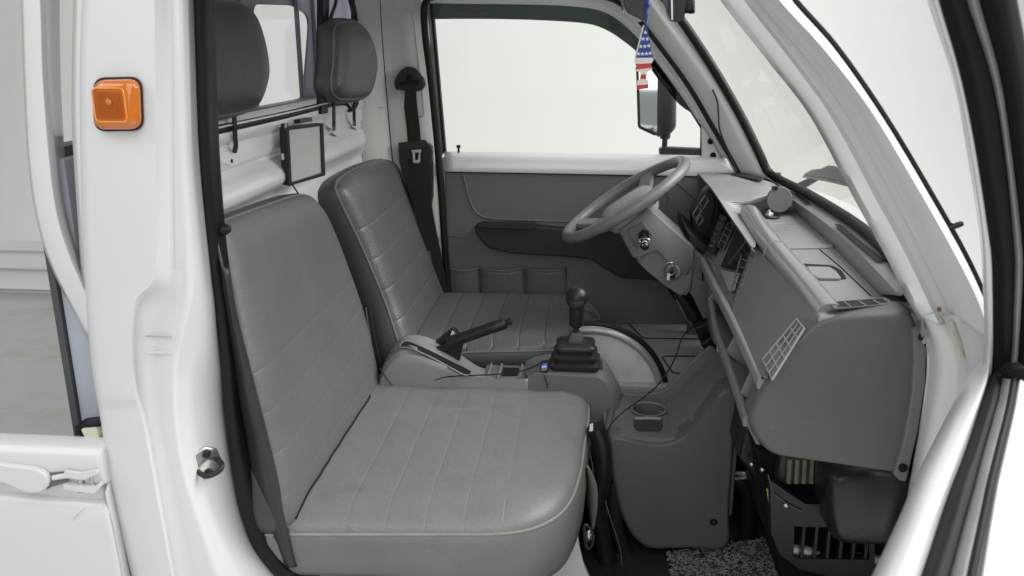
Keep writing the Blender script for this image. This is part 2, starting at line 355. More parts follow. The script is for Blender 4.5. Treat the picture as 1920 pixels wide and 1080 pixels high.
# side marker lamp
def pxpoly(pts, y): return LY(pts, y)
base_o = rnd(pxpoly([(178, 145), (268, 143), (272, 245), (180, 246)], -.083), .016, 6)
mk = part('side_marker_lamp', prism(base_o, (0, -.006, 0)), GASKET, truck, bevel=.002)
cen = sum(base_o, V((0, 0, 0)))/len(base_o)
def sc(poly, s, dy): c = sum(poly, V((0, 0, 0)))/len(poly); return [c+(p-c)*s+V((0, dy, 0)) for p in poly]
def mv(P): return [p+V((.0015, 0, 0)) for p in P]
part('amber_lens', loops([mv(sc(base_o, .92, -.004)), mv(sc(base_o, .92, -.009)), mv(sc(base_o, .85, -.016)), mv(sc(base_o, .68, -.019)), mv(sc(base_o, .64, -.0193))]), AMBER, mk, angle=50)
pat = []
c_ = cen+V((-.002, -.0208, .0))
for i in range(11): pat.append(tube([c_+V((-.017, 0, -.016+.0032*i)), c_+V((.017, 0, -.016+.0032*i))], .0004, 5))
for i in range(11): pat.append(tube([c_+V((-.017+.0034*i, 0, -.016)), c_+V((-.017+.0034*i, 0, .016))], .0004, 5))
part('lens_pattern', pat, AMBERD, mk)
rg = [c_+V((x_*.0205, .0012, z_*.0205)) for x_, z_ in ((-1, -1), (1, -1), (1, 1), (-1, 1))]
part('lens_ridge', tube(rnd(rg, .006), .0011, 8, closed=True), mat('amber_ridge', (.80, .28, .02), .15, coat=.6), mk)
part('lens_bulb', ellipsoid(c_+V((0, -.0005, .004)), .004, .001, .004), mat('bulb_reflex', (.6, .2, .03), .2), mk)
# --- near windscreen pillar
a0 = LY([(1318, -60), (1350, 0), (1440, 115), (1520, 220), (1600, 370), (1660, 480), (1705, 570), (1725, 600)], .045)
a0b = LY([(1335, -60), (1366, 0), (1456, 115), (1536, 220), (1614, 370), (1675, 480), (1718, 570), (1738, 600)], .02)
a1 = LY([(1365, -60), (1395, 0), (1484, 115), (1560, 222), (1636, 362), (1697, 475), (1742, 570), (1762, 610)], .012)
a1b = LY([(1370, -60), (1402, 0), (1490, 110), (1568, 218), (1645, 355), (1706, 470), (1752, 568), (1772, 608)], .03)
a2 = LY([(1385, -60), (1418, 0), (1508, 108), (1586, 214), (1660, 345), (1720, 460), (1768, 562), (1786, 606)], .03)
a2b = LY([(1390, -60), (1424, 0), (1514, 105), (1592, 210), (1667, 340), (1726, 455), (1775, 560), (1792, 605)], .008)
a3 = LY([(1402, -60), (1436, 0), (1526, 100), (1604, 206), (1678, 335), (1740, 450), (1790, 558), (1808, 605)], -.03)
a4 = LY([(1430, -60), (1462, 0), (1545, 92), (1632, 206), (1716, 345), (1784, 465), (1834, 565), (1858, 640)], -.055)
a5 = LY([(1452, -60), (1484, 0), (1565, 92), (1656, 222), (1742, 365), (1812, 490), (1856, 588), (1880, 660)], -.03)
part('windscreen_pillar', net([a0, a0b, a1, a1b, a2, a2b, a3, a4, a5], 60), WHITE, truck, angle=50, solid=.002, off=-1)
a6 = [p+V((.004, .012, .003)) for p in a5]
part('windscreen_outer_seal', tube(resample(crom(a6), 50), .0042, 8), GASKET, truck)
part('washer_nozzle', [lathe(PY(1778, 428, -.02), (.9, -.1, .4), [(0, .004), (.014, .004), (.018, .003), (.018, 0)], 10), tube(crom(LY([(1776, 418), (1786, 420), (1788, 436), (1782, 440)], -.02), 5), .0016, 6)], BLACK, truck)
# hinge pillar below the pillar: door opening front edge
b0 = LY([(1722, 590), (1738, 640), (1740, 700), (1728, 790), (1712, 880), (1700, 960), (1690, 1120)], .095)
b1 = LY([(1730, 588), (1758, 640), (1766, 700), (1750, 790), (1730, 880), (1716, 960), (1705, 1120)], .05)
b2 = LY([(1760, 590), (1790, 640), (1800, 700), (1790, 790), (1768, 880), (1752, 960), (1740, 1120)], .035)
b3 = LY([(1796, 590), (1812, 640), (1822, 690), (1832, 790), (1822, 880), (1812, 960), (1800, 1120)], -.01)
b4 = LY([(1850, 600), (1880, 660), (1900, 720), (1900, 800), (1890, 900), (1880, 960), (1870, 1120)], -.055)
part('hinge_pillar', net([b0, b1, b2, b3, b4], 40, across=4), WHITE_IN, truck, angle=75, solid=.002, off=-1)
seam = mat('cracked_sealant', (.50, .44, .33), .8, bump=1, bscale=120, var=.3, vscale=60)
part('seam_sealant', [tube(resample(crom(LY([(1782, 598), (1792, 630), (1800, 652), (1806, 668)], -.001)), 14), [.001+.0022*random.random() for _ in range(14)], 8)], seam, truck)
part('body_joint', tube(crom(LY([(1728, 592), (1742, 589), (1758, 583), (1770, 589)], .012), 4), .0007, 6), mat('joint_brown', (.38, .36, .32), .7), truck)
part('rust_spot', ellipsoid(PY(1761, 580, .006), .0028, .003, .0035), mat('rust', (.22, .09, .03), .9), truck)
# --- far windscreen pillar, painted band between door seal and windscreen seal
f0 = LY([(1130, -40), (1178, 20), (1222, 75), (1276, 150), (1322, 225), (1358, 290), (1380, 330)], 1.20)
f1 = LY([(1176, -40), (1216, 20), (1252, 75), (1302, 145), (1348, 215), (1386, 290), (1402, 328)], 1.165)
f2 = LY([(1195, -40), (1232, 20), (1275, 75), (1325, 145), (1368, 215), (1408, 290), (1430, 332)], 1.15)
f3 = LY([(1222, -40), (1261, 20), (1300, 75), (1344, 140), (1387, 212), (1425, 285), (1448, 338)], 1.165)
part('windscreen_pillar', net([f0, f1, f2, f3], 40, across=4), WHITE_IN, truck, angle=75, solid=.002)
part('windscreen_seal', tube(resample(crom(LY([(1222, -40), (1266, 22), (1300, 70), (1345, 140), (1388, 215), (1425, 290), (1440, 322)], 1.15)+[PZ(1470, 341, .728), PZ(1520, 366, .724), PZ(1600, 416, .722), PZ(1656, 464, .720), PZ(1700, 520, .718), PZ(1726, 566, .712)]), 90), .0115, 10), GASKET, truck)
part('pillar_seal', tube(resample(crom(LY([(1080, -12), (1150, 0), (1195, 35), (1235, 85), (1290, 160), (1330, 228), (1362, 282), (1392, 335)], 1.185)), 60), .0065, 8), GASKET, truck)
part('pillar_cable', tube(crom(LY([(1336, 168), (1345, 190), (1347, 215), (1350, 245), (1366, 285), (1372, 300), (1382, 322)], 1.14), 6), .0022, 6), BLACK, truck)
# far door-frame band above the window (roof side rail, painted)
r0 = LY([(790, -30), (860, -28), (960, -28), (1060, -22), (1130, -15), (1180, 10), (1225, 70), (1275, 142), (1320, 212), (1352, 280), (1372, 300)], 1.20)
r1 = LY([(805, 6), (860, 7), (960, 8), (1060, 11), (1125, 20), (1165, 42), (1196, 72), (1236, 122), (1288, 195), (1330, 258), (1350, 295)], 1.225)
part('door_opening_rail', net([r0, r1], 60), WHITE_IN, truck, angle=70, solid=.004)
# --- far pillar behind the door
pA = [PX(672, -40, -.600), PX(676, 100, -.600), PX(682, 200, -.600)]
pp0 = LY([(655, -60), (665, 60), (672, 200), (682, 330), (700, 560)], 1.10)
pp1 = LY([(705, -60), (712, 60), (722, 200), (734, 330), (760, 560)], 1.185)
pp1b = LY([(713, -60), (719, 60), (730, 200), (742, 330), (768, 560)], 1.20)
pp2 = LY([(783, -60), (790, 60), (803, 200), (815, 330), (832, 560)], 1.215)
pp3 = LY([(793, -60), (799, 60), (812, 200), (824, 330), (840, 560)], 1.235)
part('door_pillar', net([pp0, pp1, pp1b, pp2, pp3], 40), WHITE_MATT, truck, angle=60, solid=.003, off=-1)
part('pillar_joint', tube(crom(LY([(709, -60), (716, 60), (727, 200), (739, 330), (752, 440)], 1.188), 5), .0012, 6), BLACKM, truck)
part('joint_step', tube(LY([(690, 199), (722, 202)], 1.16), .0016, 6), WHITE_MATT, truck)
emb = rnd(LY([(728, 18), (774, 20), (796, 218), (756, 224)], 1.204), .014, 5)
part('pressed_panel', tube(emb, .0028, 8, closed=True), WHITE_MATT, truck)
part('door_seal', tube(resample(crom(LY([(1000, -14), (900, -16), (830, -10), (798, 4), (797, 60), (808, 150), (818, 250), (826, 340), (832, 430), (840, 540), (848, 590)], 1.19)), 80), .0098, 10), GASKET, truck)
# --- rear bulkhead with pressed ribs
zs = [.955, .940, .928, .918, .912, .905, .880, .872, .864, .856, .846, .836, .826, .817, .808, .798, .786, .775, .760, .70, .55, .25]
xo = [0, .0, .004, .004, -.003, -.004, -.004, -.008, -.014, -.011, .001, .010, .014, .013, .006, -.005, -.011, -.010, -.002, .0, -.01, -.02]
rows = []
for i in range(61):
    y = .02+i*(1.20-.02)/60
    k = 1.0
    if y > 1.04: k = max(0, 1-((y-1.04)/.08))**.5
    rows.append([V((-.60+o*1.1*k+(0.0 if y < 1.12 else (y-1.12)*.45), y, z)) for z, o in zip(zs, xo)])
part('rear_bulkhead', grid(rows), WHITE_IN, truck, angle=60, solid=.002, off=-1)
def blk(pts, x, d=.003, r=.006): return prism(rnd([PX(a, b, x) for a, b in pts], r), (d, 0, 0))
part('headrest_bracket', [blk([(405, 262), (498, 258), (500, 285), (430, 312), (404, 300)], -.606, .004)], WHITE_IN, truck, bevel=.001)
part('headrest_bracket', [blk([(622, 228), (634, 226), (637, 250), (632, 256), (622, 250)], -.606, .004)], WHITE_IN, truck, bevel=.001)
part('headrest_bracket', [blk([(660, 216), (672, 214), (674, 238), (668, 243), (660, 238)], -.606, .004)], WHITE_IN, truck, bevel=.001)
part('bulkhead_hole', [lathe(PX(434, 302, -.602), (1, 0, 0), [(0, .0032), (.0015, .0032), (.0016, 0)], 14)], VOID, truck)
# rear window: seal, divider, sliding panes
seal = [V((-.598, .03, .938)), V((-.598, .5, .936)), V((-.598, .9, .936)), PX(655, 205, -.598), PX(668, 188, -.598), PX(669, 120, -.598), PX(666, 40, -.598), PX(655, -10, -.598), PX(640, -30, -.598)]
rw = part('rear_window', tube(resample(crom(seal), 70), .0078, 10), GASKET, truck)
part('chrome_strip', tube(resample(crom([p+V((.011, 0, .006)) for p in seal[:4]]), 30), .0022, 6), CHROME, rw)
part('window_divider', [prism([PX(594, -40, -.60), PX(607, -40, -.60), PX(604, 212, -.60), PX(592, 214, -.60)], (.014, 0, 0))], GASKET, rw, bevel=.002)
part('window_latch', [blk([(552, 224), (575, 220), (576, 227), (553, 231)], -.592, .012, .002)], BLACK, rw)
part('window_pane', box(-.612, -.608, .03, 1.06, .935, 1.28), GLASS, rw, smooth=False)
# roof (its underside shades the cab), header rails
part('roof', [box(-.66, .10, -.06, 1.24, 1.262, 1.285)], WHITE_IN, truck, bevel=.008)
part('roof_header', [box(.085, .16, -.0, 1.20, 1.215, 1.262)], WHITE_IN, truck, bevel=.01)
# windscreen
wsn = [V((.462, .06, .712)), V((.165, .06, 1.215))]; wsm = [V((.600, .50, .725)), V((.235, .50, 1.23))]; wsf = [V((.480, 1.14, .735)), V((.165, 1.14, 1.22))]
wm0 = [V((.560, .22, .72)), V((.215, .22, 1.225))]; wm1 = [V((.575, .85, .73)), V((.225, .85, 1.228))]
rows = [resample([p[0].lerp(p[1], t/12)+V((.02*math.sin(math.pi*t/12), 0, 0)) for t in range(13)], 13) for p in (wsn, wm0, wsm, wm1, wsf)]
cols = [crom([r[i] for r in rows], 6) for i in range(13)]
part('windscreen', grid(cols), WSGLASS, truck, angle=80)
# cab floor
flo = part('cab_floor', [box(-.62, .75, .0, 1.24, -.03, 0.0)], DARKFLOOR, truck)
part('engine_hump', [prism([V((-.62, .33, .0)), V((-.10, .33, .0)), V((-.06, .33, .20)), V((-.62, .33, .20))], (0, .87, 0))], BLACKM, truck, bevel=.01)
part('seat_base_plate', prism(LY([(600, 1040), (700, 1040), (900, 1040), (1040, 1030), (1068, 990), (1078, 972), (1082, 990), (1086, 1025), (1094, 1058), (1106, 1085), (1122, 1240), (600, 1240)], .30), (0, .012, 0)), WHITE, truck, bevel=.002)
part('door_sill', box(-.55, .62, -.06, .02, .02, .06), WHITE, truck, bevel=.01)
# raised driver footwell platform, pressed panels, front bulkhead
plat = part('footwell_platform', [box(-.05, .46, .78, 1.20, .24, .278)], FLOORM, truck, bevel=.006)
def onz(pts, z, r=.012): return rnd([PZ(a, b, z) for a, b in pts], r)
part('pressed_outline', [tube(onz([(1176, 604), (1330, 606), (1330, 636), (1205, 634)], .279), .0022, 6, closed=True)], DARKFLOOR, plat)
part('pressed_outline', [tube(onz([(1240, 668), (1330, 668), (1330, 700), (1262, 700)], .279), .0022, 6, closed=True)], DARKFLOOR, plat)
part('front_bulkhead', [box(.60, .62, .05, 1.2, .0, .66)], BLACKM, truck)
part('platform_riser', [box(-.08, .60, .765, .775, -.02, .24)], BLACKM, truck)
part('kick_panel', [box(.30, .46, 1.16, 1.2, .27, .60)], DOORV, truck)
# wheel arch face (sector), rim and rubber ring
R = .172; AC = PY(1107, 742, .80)
sec = [AC+V((math.sin(t)*R, 0, math.cos(t)*R)) for t in [i*math.pi/2/18 for i in range(-3, 20)]]
part('wheel_arch', prism([AC+V((-.03, 0, -.02))]+sec+[AC+V((R, 0, -.02))], (0, .03, 0)), SILVER, truck, angle=30)
part('wheel_arch_rim', tube([p+V((0, -.002, 0)) for p in sec], .009, 10), mat('arch_rim_paint', (.38, .38, .375), .35, metal=.25, var=.1, vscale=30), truck)
part('wheel_arch_rubber', tube([AC+(p-AC)*1.085+V((0, .006, 0)) for p in sec], .0065, 8), GASKET, truck)
# --- bed seen behind the cab
bed = thing('truck_bed', 'open pickup load bed with worn pale floor behind the cab', 'truck bed', (-1.4, .6, .2))
part('bed_floor', box(-2.9, -.75, -.02, 1.30, .285, .31), BEDM, bed)
def sheety(zy, x0, x1, d=.01): # section in (y,z) swept along x
    return prism([V((x0, a, b)) for a, b in zy], (x1-x0, 0, 0))
g = sheety([(1.29, .30), (1.29, .315), (1.275, .325), (1.285, .345), (1.285, .385), (1.265, .395), (1.265, .408), (1.285, .418), (1.285, .445), (1.268, .452), (1.268, .488), (1.31, .488), (1.31, .30)], -2.9, -.76)
part('side_gate', g, WHITE, bed, bevel=.003, label='far side gate of the load bed')
top = [(-.060, .470), (-.087, .476), (-.092, .500), (-.092, .520), (-.086, .532), (-.070, .538), (-.050, .538), (-.046, .53), (-.046, .470)]
xe = PY(187, 850, -.09).x
part('side_gate', [sheety([(a, b-.022) for a, b in top], -2.9, xe), sheety([(-.078, .452), (-.078, .30), (-.05, .30), (-.05, .452)], -2.9, xe-.012)], WHITE, bed, bevel=.008, seg=3, label='near side gate with a latch at its front end')
bc = part('body_side', net([LY([(-60, 874), (60, 884), (150, 890), (198, 893)], -.062), LY([(-60, 905), (60, 915), (140, 921), (200, 925)], -.066), LY([(-60, 925), (60, 935), (140, 942), (203, 946)], -.082), LY([(-60, 950), (60, 960), (140, 968), (208, 972)], -.09), LY([(-60, 1000), (60, 1010), (150, 1015), (218, 1020)], -.092), LY([(-60, 1130), (60, 1130), (150, 1130), (238, 1130)], -.093)], 30, across=4), WHITE, bed, angle=80, solid=.003)
part('panel_seam', tube(crom(LY([(160, 952), (142, 968), (136, 985), (140, 1010), (145, 1040), (150, 1080)], -.0935), 5), .0005, 5), mat('seam_grey', (.55, .55, .55), .6), bed)
part('body_corner', net([LY([(196, 925), (206, 970), (215, 1020), (235, 1130)], -.088), LY([(203, 900), (216, 960), (228, 1020), (248, 1130)], -.07), LY([(205, 890), (222, 960), (240, 1030), (262, 1130)], -.02)], 20, across=3), WHITE, bed, angle=80, solid=.003)
LX = [(-80, 858), (-20, 868), (40, 876), (66, 880), (84, 890), (90, 904), (82, 920), (62, 926), (38, 922), (14, 910), (-20, 904), (-80, 900)]
la = part('latch', prism(resample(crom(LY(LX, -.103), 5, True), 60), (0, .011, 0)), WHITE, bed, bevel=.004, seg=3, label='white over-centre gate latch')
part('latch_shadow_strip', prism(LY([(-60, 874), (0, 880), (80, 888), (192, 892), (190, 900), (80, 897), (0, 890), (-60, 884)], -.086), (0, .004, 0)), mat('painted_shadow_grey', (.12, .12, .12), .8), bed)  # dark strip painted as the shadow under the gate rail
part('latch_slot', prism(rnd(LY([(84, 888), (128, 884), (126, 904), (100, 912), (86, 918)], -.094), .002), (0, .003, 0)), mat('slot_grey', (.16, .16, .16), .7), la)
part('latch_link', [prism(LY([(78, 893), (86, 890), (88, 914), (80, 918)], -.101), (0, .016, 0)), prism(rnd(LY([(120, 884), (150, 888), (180, 882), (184, 888), (158, 900), (120, 896)], -.100), .002), (0, .006, 0)), prism(rnd(LY([(118, 908), (150, 914), (172, 916), (186, 906), (188, 914), (176, 926), (120, 918)], -.100), .002), (0, .01, 0)), tube(crom(LY([(100, 896), (125, 892), (160, 890)], -.096), 4), .004, 8)], CHROME if 0 else WHITE, la, bevel=.001)
part('latch_pin', [tube(LY([(150, 886), (154, 922)], -.09), .005, 8), tube(LY([(172, 884), (174, 916)], -.088), .004, 8)], STEELM, la)
part('gate_clip', [prism(rnd(LY([(150, 805), (180, 803), (186, 822), (160, 824)], -.055), .004), (0, .03, 0))], mat('cream_plastic', (.66, .62, .52), .5), bed, bevel=.003)
part('gate_rubber', [prism(LY([(140, 800), (186, 794), (186, 800), (150, 806), (150, 815), (143, 815)], -.05), (0, .03, 0))], GASKET, bed)
# head board between bed and cab
hb = thing('bed_headboard', 'grey steel headboard with white upright post between bed and cab', 'headboard', (-.76, .6, .3))
part('board', [box(-.770, -.735, .006, 1.30, .30, .915)], COWL, hb, bevel=.002)
part('board_edge_strip', [prism([V((-.782, .0, .30)), V((-.771, .0, .30)), V((-.771, .0, .918)), V((-.782, .0, .918))], (0, .012, 0)), box(-.782, -.748, .014, 1.3, .9155, .93)], mat('dark_steel_edge', (.07, .075, .08), .5), hb, bevel=.001)
g0 = LY([(36, -60), (40, 30), (44, 150), (52, 300), (68, 410), (95, 500), (140, 590), (165, 640)], -.01)
g1 = LY([(42, -60), (46, 30), (50, 150), (58, 300), (74, 410), (101, 500), (146, 588), (170, 630)], -.03)
g2 = LY([(72, -60), (76, 30), (80, 150), (92, 300), (106, 400), (130, 480), (165, 560), (180, 600)], -.03)
g3 = LY([(80, -60), (83, 30), (87, 150), (99, 300), (113, 400), (137, 478), (168, 550), (185, 590)], -.022)
g4 = LY([(112, -60), (112, 30), (114, 150), (122, 300), (134, 390), (148, 450), (170, 520), (190, 570)], .03)
part('upright_post', net([g0, g1, g2, g3, g4], 40), WHITE, hb, angle=50, solid=.002, off=-1)
part('post_flange', net([LY([(144, -60), (140, 60), (138, 200), (142, 300), (150, 420), (158, 540)], -.02), LY([(160, -60), (158, 60), (158, 200), (160, 300), (165, 420), (172, 540)], -.03)], 20), WHITE, hb, solid=.003)
# bluish panel added to imitate a reflection, rounded opening behind the rear window
gy0, gy1 = .40, 2.1
outer = [V((-.79, .40, .90)), V((-.79, 1.62, .90)), V((-.79, 1.62, 1.42)), V((-.79, .40, 1.42))]
hole = rnd([PX(a, b, -.79) for a, b in ((470, 8), (482, 212), (566, 182), (578, 30), (545, 10))], [.03, .03, .035, .05, .03], 5)
ns = len(hole)
# outer outline resampled to the same count, by direction from the hole's centre
hc = sum(hole, V((0, 0, 0)))/ns
def towall(p):
    d = p-hc; ts = []
    for lim, ax_ in ((gy0, 1), (gy1, 1), (.90, 2), (1.42, 2)):
        if abs(d[ax_]) > 1e-6:
            t = (lim-hc[ax_])/d[ax_]
            if t > 0: ts.append(t)
    return hc+d*min(ts)
part('reflection_panel', ringfill([towall(p) for p in hole], hole, (.006, 0, 0)), REFLM, hb, smooth=False)
part('reflection_rib', [box(-.784, -.772, 1.155, 1.165, .91, 1.40), box(-.784, -.772, 1.30, 1.31, .91, 1.40), box(-.784, -.772, .5, 1.55, 1.32, 1.335)], mat('reflection_dark', (.10, .105, .14), .5), hb, bevel=.002)
#PART2
# ================================================================== SEATS
def pad(outline, n, H, R, depth, back=0, rings=26, org=None, udir=None, taper=.0, edge=.006, df=None):
    """cushion: domed front above a closed outline, rounded side wall behind it. returns front(vs,fs,uv) and side(vs,fs)"""
    n = V(n).normalized(); N0 = len(outline); c = sum(outline, V((0, 0, 0)))/N0
    org = V(org); ud = V(udir).normalized(); ud = (ud-n*ud.dot(n)).normalized(); vd = n.cross(ud)
    rows = []; uvs = []
    for i in range(rings):
        s = 1-(1-i/(rings-1))**1.0 if 0 else (i/(rings-1))
        s = 1-(s**1.6)*.985
        row = []
        for p in outline:
            L = (p-c).length; d = (1-s)*L; t = min(d/R, 1)
            h = H*math.sqrt(max(1-(1-t)**2, 0))
            row.append(c+(p-c)*s+n*h)
        rows.append(row)
    vs, fs = grid(rows, True); fs.append(tuple(range((rings-1)*N0, rings*N0)))
    # side wall with a soft bulge and rolled back edge
    srows = []
    for t, k in ((0, .0), (.04, .003), (.15, edge), (.5, edge*1.3), (.8, edge), (.93, .0), (1.0, -.012), (1.0, -.05)):
        srows.append([p+(p-c).normalized()*k-n*(depth*t*(df(p) if df else 1)) for p in outline])
    sv, sf = grid(srows, True); sf.append(tuple(range((len(srows)-1)*N0, len(srows)*N0)))
    uv = [((q-org).dot(ud), (q-org).dot(vd)) for q in vs]
    return (vs, fs), uv, (sv, sf)
def dense(pts, r, per=14, seg=10):
    o = rnd(pts, r, seg); o.append(o[0]); o = resample(o, 150)[:-1]; return o
# passenger seat (near)
ps = thing('passenger_seat', 'light grey vinyl bench seat nearest the open door, pale piping round its wide cushion', 'car seat', (-.25, .33, .23))
A = [PZ(a, b, .30) for a, b in ((545, 1003), (815, 1003), (950, 1001), (1020, 984), (1065, 948), (1087, 890), (1096, 830), (1103, 780), (1101, 758), (1084, 746))]
A += [V((-.045, .640, .30)), V((-.12, .655, .30)), V((-.25, .658, .30)), V((-.36, .650, .30)), V((-.47, .655, .30)), V((-.54, .63, .30)), V((-.56, .4, .30)), V((-.55, .09, .30)), V((-.52, .045, .30))]
cu = resample(crom(A, 8, True)+[A[0]], 170)[:-1]
fr_, uv_, sd_ = pad(cu, (0, 0, 1), .034, .085, .100, df=lambda p: .82+.42*max(0, (p.x+.48)/.48)**2, org=(-.5, 0, 0), udir=(1, .0, 0))
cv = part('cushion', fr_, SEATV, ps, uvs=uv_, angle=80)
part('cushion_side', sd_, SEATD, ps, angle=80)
part('piping', tube([p+V((0, 0, .001)) for p in cu], .0028, 8, closed=True), PIPE, ps)
# backrest, leaning back
def backrest(root, y0, y1, x0, z0, x1, z1, pxoutline, depth, m, mside, mp, H=.03, R=.07, skew=0):
    p0 = V((x0, y0, z0)); vdir = V((x1-x0, 0, z1-z0)).normalized(); u = V((0, 1, 0)); n = u.cross(vdir)
    if n.x < 0: n = -n
    out = [PP(a, b, p0, n) if not isinstance(a, V) else a for a, b in pxoutline]
    o = resample(crom(out, 8, True)+[out[0]], 170)[:-1]
    f_, uv, s_ = pad(o, n, H, R, depth, org=p0, udir=u)
    # uv v axis must rise with height
    if uv and (n.cross(u)).z < 0: uv = [(a, -b) for a, b in uv]
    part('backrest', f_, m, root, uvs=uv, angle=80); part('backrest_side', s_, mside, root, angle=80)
    part('piping', tube([p+n*.001 for p in o], .0030, 8, closed=True), mp, root)
    return n
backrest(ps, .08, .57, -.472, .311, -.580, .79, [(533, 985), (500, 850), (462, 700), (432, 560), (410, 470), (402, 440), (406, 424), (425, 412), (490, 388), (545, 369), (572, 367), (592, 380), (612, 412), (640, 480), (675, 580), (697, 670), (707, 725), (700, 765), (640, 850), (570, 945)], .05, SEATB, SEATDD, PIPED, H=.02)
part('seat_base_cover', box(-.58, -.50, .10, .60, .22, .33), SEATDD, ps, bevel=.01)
from mathutils.bvhtree import BVHTree
def surf(names, root):
    vs = []; fs_ = []
    for c in root.children:
        if c.name.split('.')[0] in names:
            k = len(vs); vs += [v.co+worldloc(root) for v in c.data.vertices]; fs_ += [[i+k for i in p.vertices] for p in c.data.polygons]
    return BVHTree.FromPolygons(vs, fs_)
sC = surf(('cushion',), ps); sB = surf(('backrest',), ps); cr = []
for k in range(34):                     # where backrest meets cushion: dark tube painted for the shade there
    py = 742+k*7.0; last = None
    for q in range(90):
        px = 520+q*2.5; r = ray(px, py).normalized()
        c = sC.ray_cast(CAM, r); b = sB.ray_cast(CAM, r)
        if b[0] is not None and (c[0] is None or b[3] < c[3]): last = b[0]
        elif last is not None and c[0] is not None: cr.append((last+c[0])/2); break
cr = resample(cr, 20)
part('crease_shade', tube(cr, .0024, 8), VOID, ps)
# dark bolster at the near flank
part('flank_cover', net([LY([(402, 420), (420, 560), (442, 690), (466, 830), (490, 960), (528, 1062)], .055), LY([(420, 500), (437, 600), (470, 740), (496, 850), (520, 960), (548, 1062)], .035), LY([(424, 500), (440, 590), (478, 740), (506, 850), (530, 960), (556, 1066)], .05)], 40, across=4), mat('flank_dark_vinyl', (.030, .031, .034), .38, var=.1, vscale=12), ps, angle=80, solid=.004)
# driver seat (far)
ds = thing('driver_seat', 'darker grey vinyl bucket seat on the far side behind the steering wheel', 'car seat', (-.2, .96, .25))
yd = .745
A = [PZ(a, b, .362) for a, b in ((835, 664), (900, 660), (1000, 658), (1060, 655), (1092, 648), (1108, 628), (1112, 600))]
A += [V((.045, 1.02, .362)), V((.035, 1.10, .362)), V((.0, 1.17, .362)), V((-.08, 1.185, .362)), V((-.25, 1.185, .362)), V((-.40, 1.17, .362)), V((-.47, 1.12, .362)), V((-.47, .80, .362)), V((-.44, .735, .362)), V((-.38, .725, .362))]
cu = resample(crom(A, 8, True)+[A[0]], 170)[:-1]
fr_, uv_, sd_ = pad(cu, (0, 0, 1), .034, .08, .062, org=(-.5, 0, 0), udir=(1, 0, 0))
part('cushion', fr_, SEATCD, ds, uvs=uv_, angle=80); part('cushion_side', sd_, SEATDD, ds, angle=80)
part('piping', tube(cu, .0032, 8, closed=True), PIPED, ds)
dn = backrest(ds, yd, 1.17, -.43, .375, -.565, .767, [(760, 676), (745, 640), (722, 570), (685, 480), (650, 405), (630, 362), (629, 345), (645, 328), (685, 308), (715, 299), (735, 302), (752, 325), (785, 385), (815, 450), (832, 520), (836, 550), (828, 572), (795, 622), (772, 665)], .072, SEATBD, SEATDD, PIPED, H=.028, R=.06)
for y_ in (.76, 1.1): part('seat_rail', box(-.4, .0, y_, y_+.03, .26, .30), BLACK, ds)
# ================================================================== HEADRESTS
def headrest(label, px, x0, y0, tilt, depth, rods, face, sidem, y1=None):
    h = thing('headrest', label, 'headrest', (x0-.03, y0, .93), 'headrests hanging on the rear bulkhead')
    n = V((math.cos(tilt), -.14, -math.sin(tilt)*-.15)).normalized()
    out = [PP(a, b, (x0, y0, 1.03), n) for a, b in px]
    o = resample(crom(out, 8, True)+[out[0]], 120)[:-1]
    f_, uv, s_ = pad(o, n, .022, .05, depth, org=out[0], udir=(0, 1, 0), edge=.008)
    part('pad_front', f_, face, h, uvs=uv, angle=80); part('pad_side', s_, sidem, h, angle=80)
    part('piping', tube([p+n*.001 for p in o], .0020, 8, closed=True), PIPED, h)
    for r in rods: part('rod', tube(crom(r, 6), .0042, 8), BLACK, h)
    return h
HEADV2 = vinyl('headrest_vinyl_near', (.040, .042, .042), (0, 5, .1, 1), rough=.42, pf=.3, samt=.05)
headrest('large dark headrest cut by the near door pillar, in front of the rear window', [(385, 4), (420, 2), (448, 6), (468, 20), (482, 48), (494, 95), (498, 135), (493, 165), (484, 190), (474, 202), (450, 210), (420, 216), (395, 219), (360, 222), (335, 215), (320, 180), (312, 110), (318, 50), (345, 12)], -.56, .30, 0, .05,
         [[PX(439, 205, -.585), PX(440, 235, -.585), PX(441, 258, -.588), PX(442, 272, -.59), PX(440, 284, -.597)], [PX(446, 6, -.60), PX(446, -40, -.60)], [PX(350, 200, -.585), PX(351, 280, -.595)]], HEADV2, SEATDD)
headrest('smaller perforated headrest with pale piping beside the belt pillar', [(634, 44), (660, 42), (676, 47), (690, 68), (699, 100), (701, 125), (697, 155), (690, 176), (680, 183), (655, 186), (635, 185), (622, 172), (620, 150), (623, 120), (624, 90), (625, 60)], -.545, .88, 0, .045,
         [[PX(626, 186, -.58), PX(626, 215, -.58), PX(626, 232, -.582), PX(626, 243, -.596)], [PX(665, 184, -.58), PX(664, 205, -.58), PX(664, 222, -.585), PX(665, 234, -.596)], [PX(619, 42, -.58), PX(622, 28, -.58), PX(630, 2, -.58), PX(632, -30, -.58)], [PX(660, 42, -.58), PX(662, 15, -.58), PX(663, -30, -.58)]], HEADV, SEATDD)
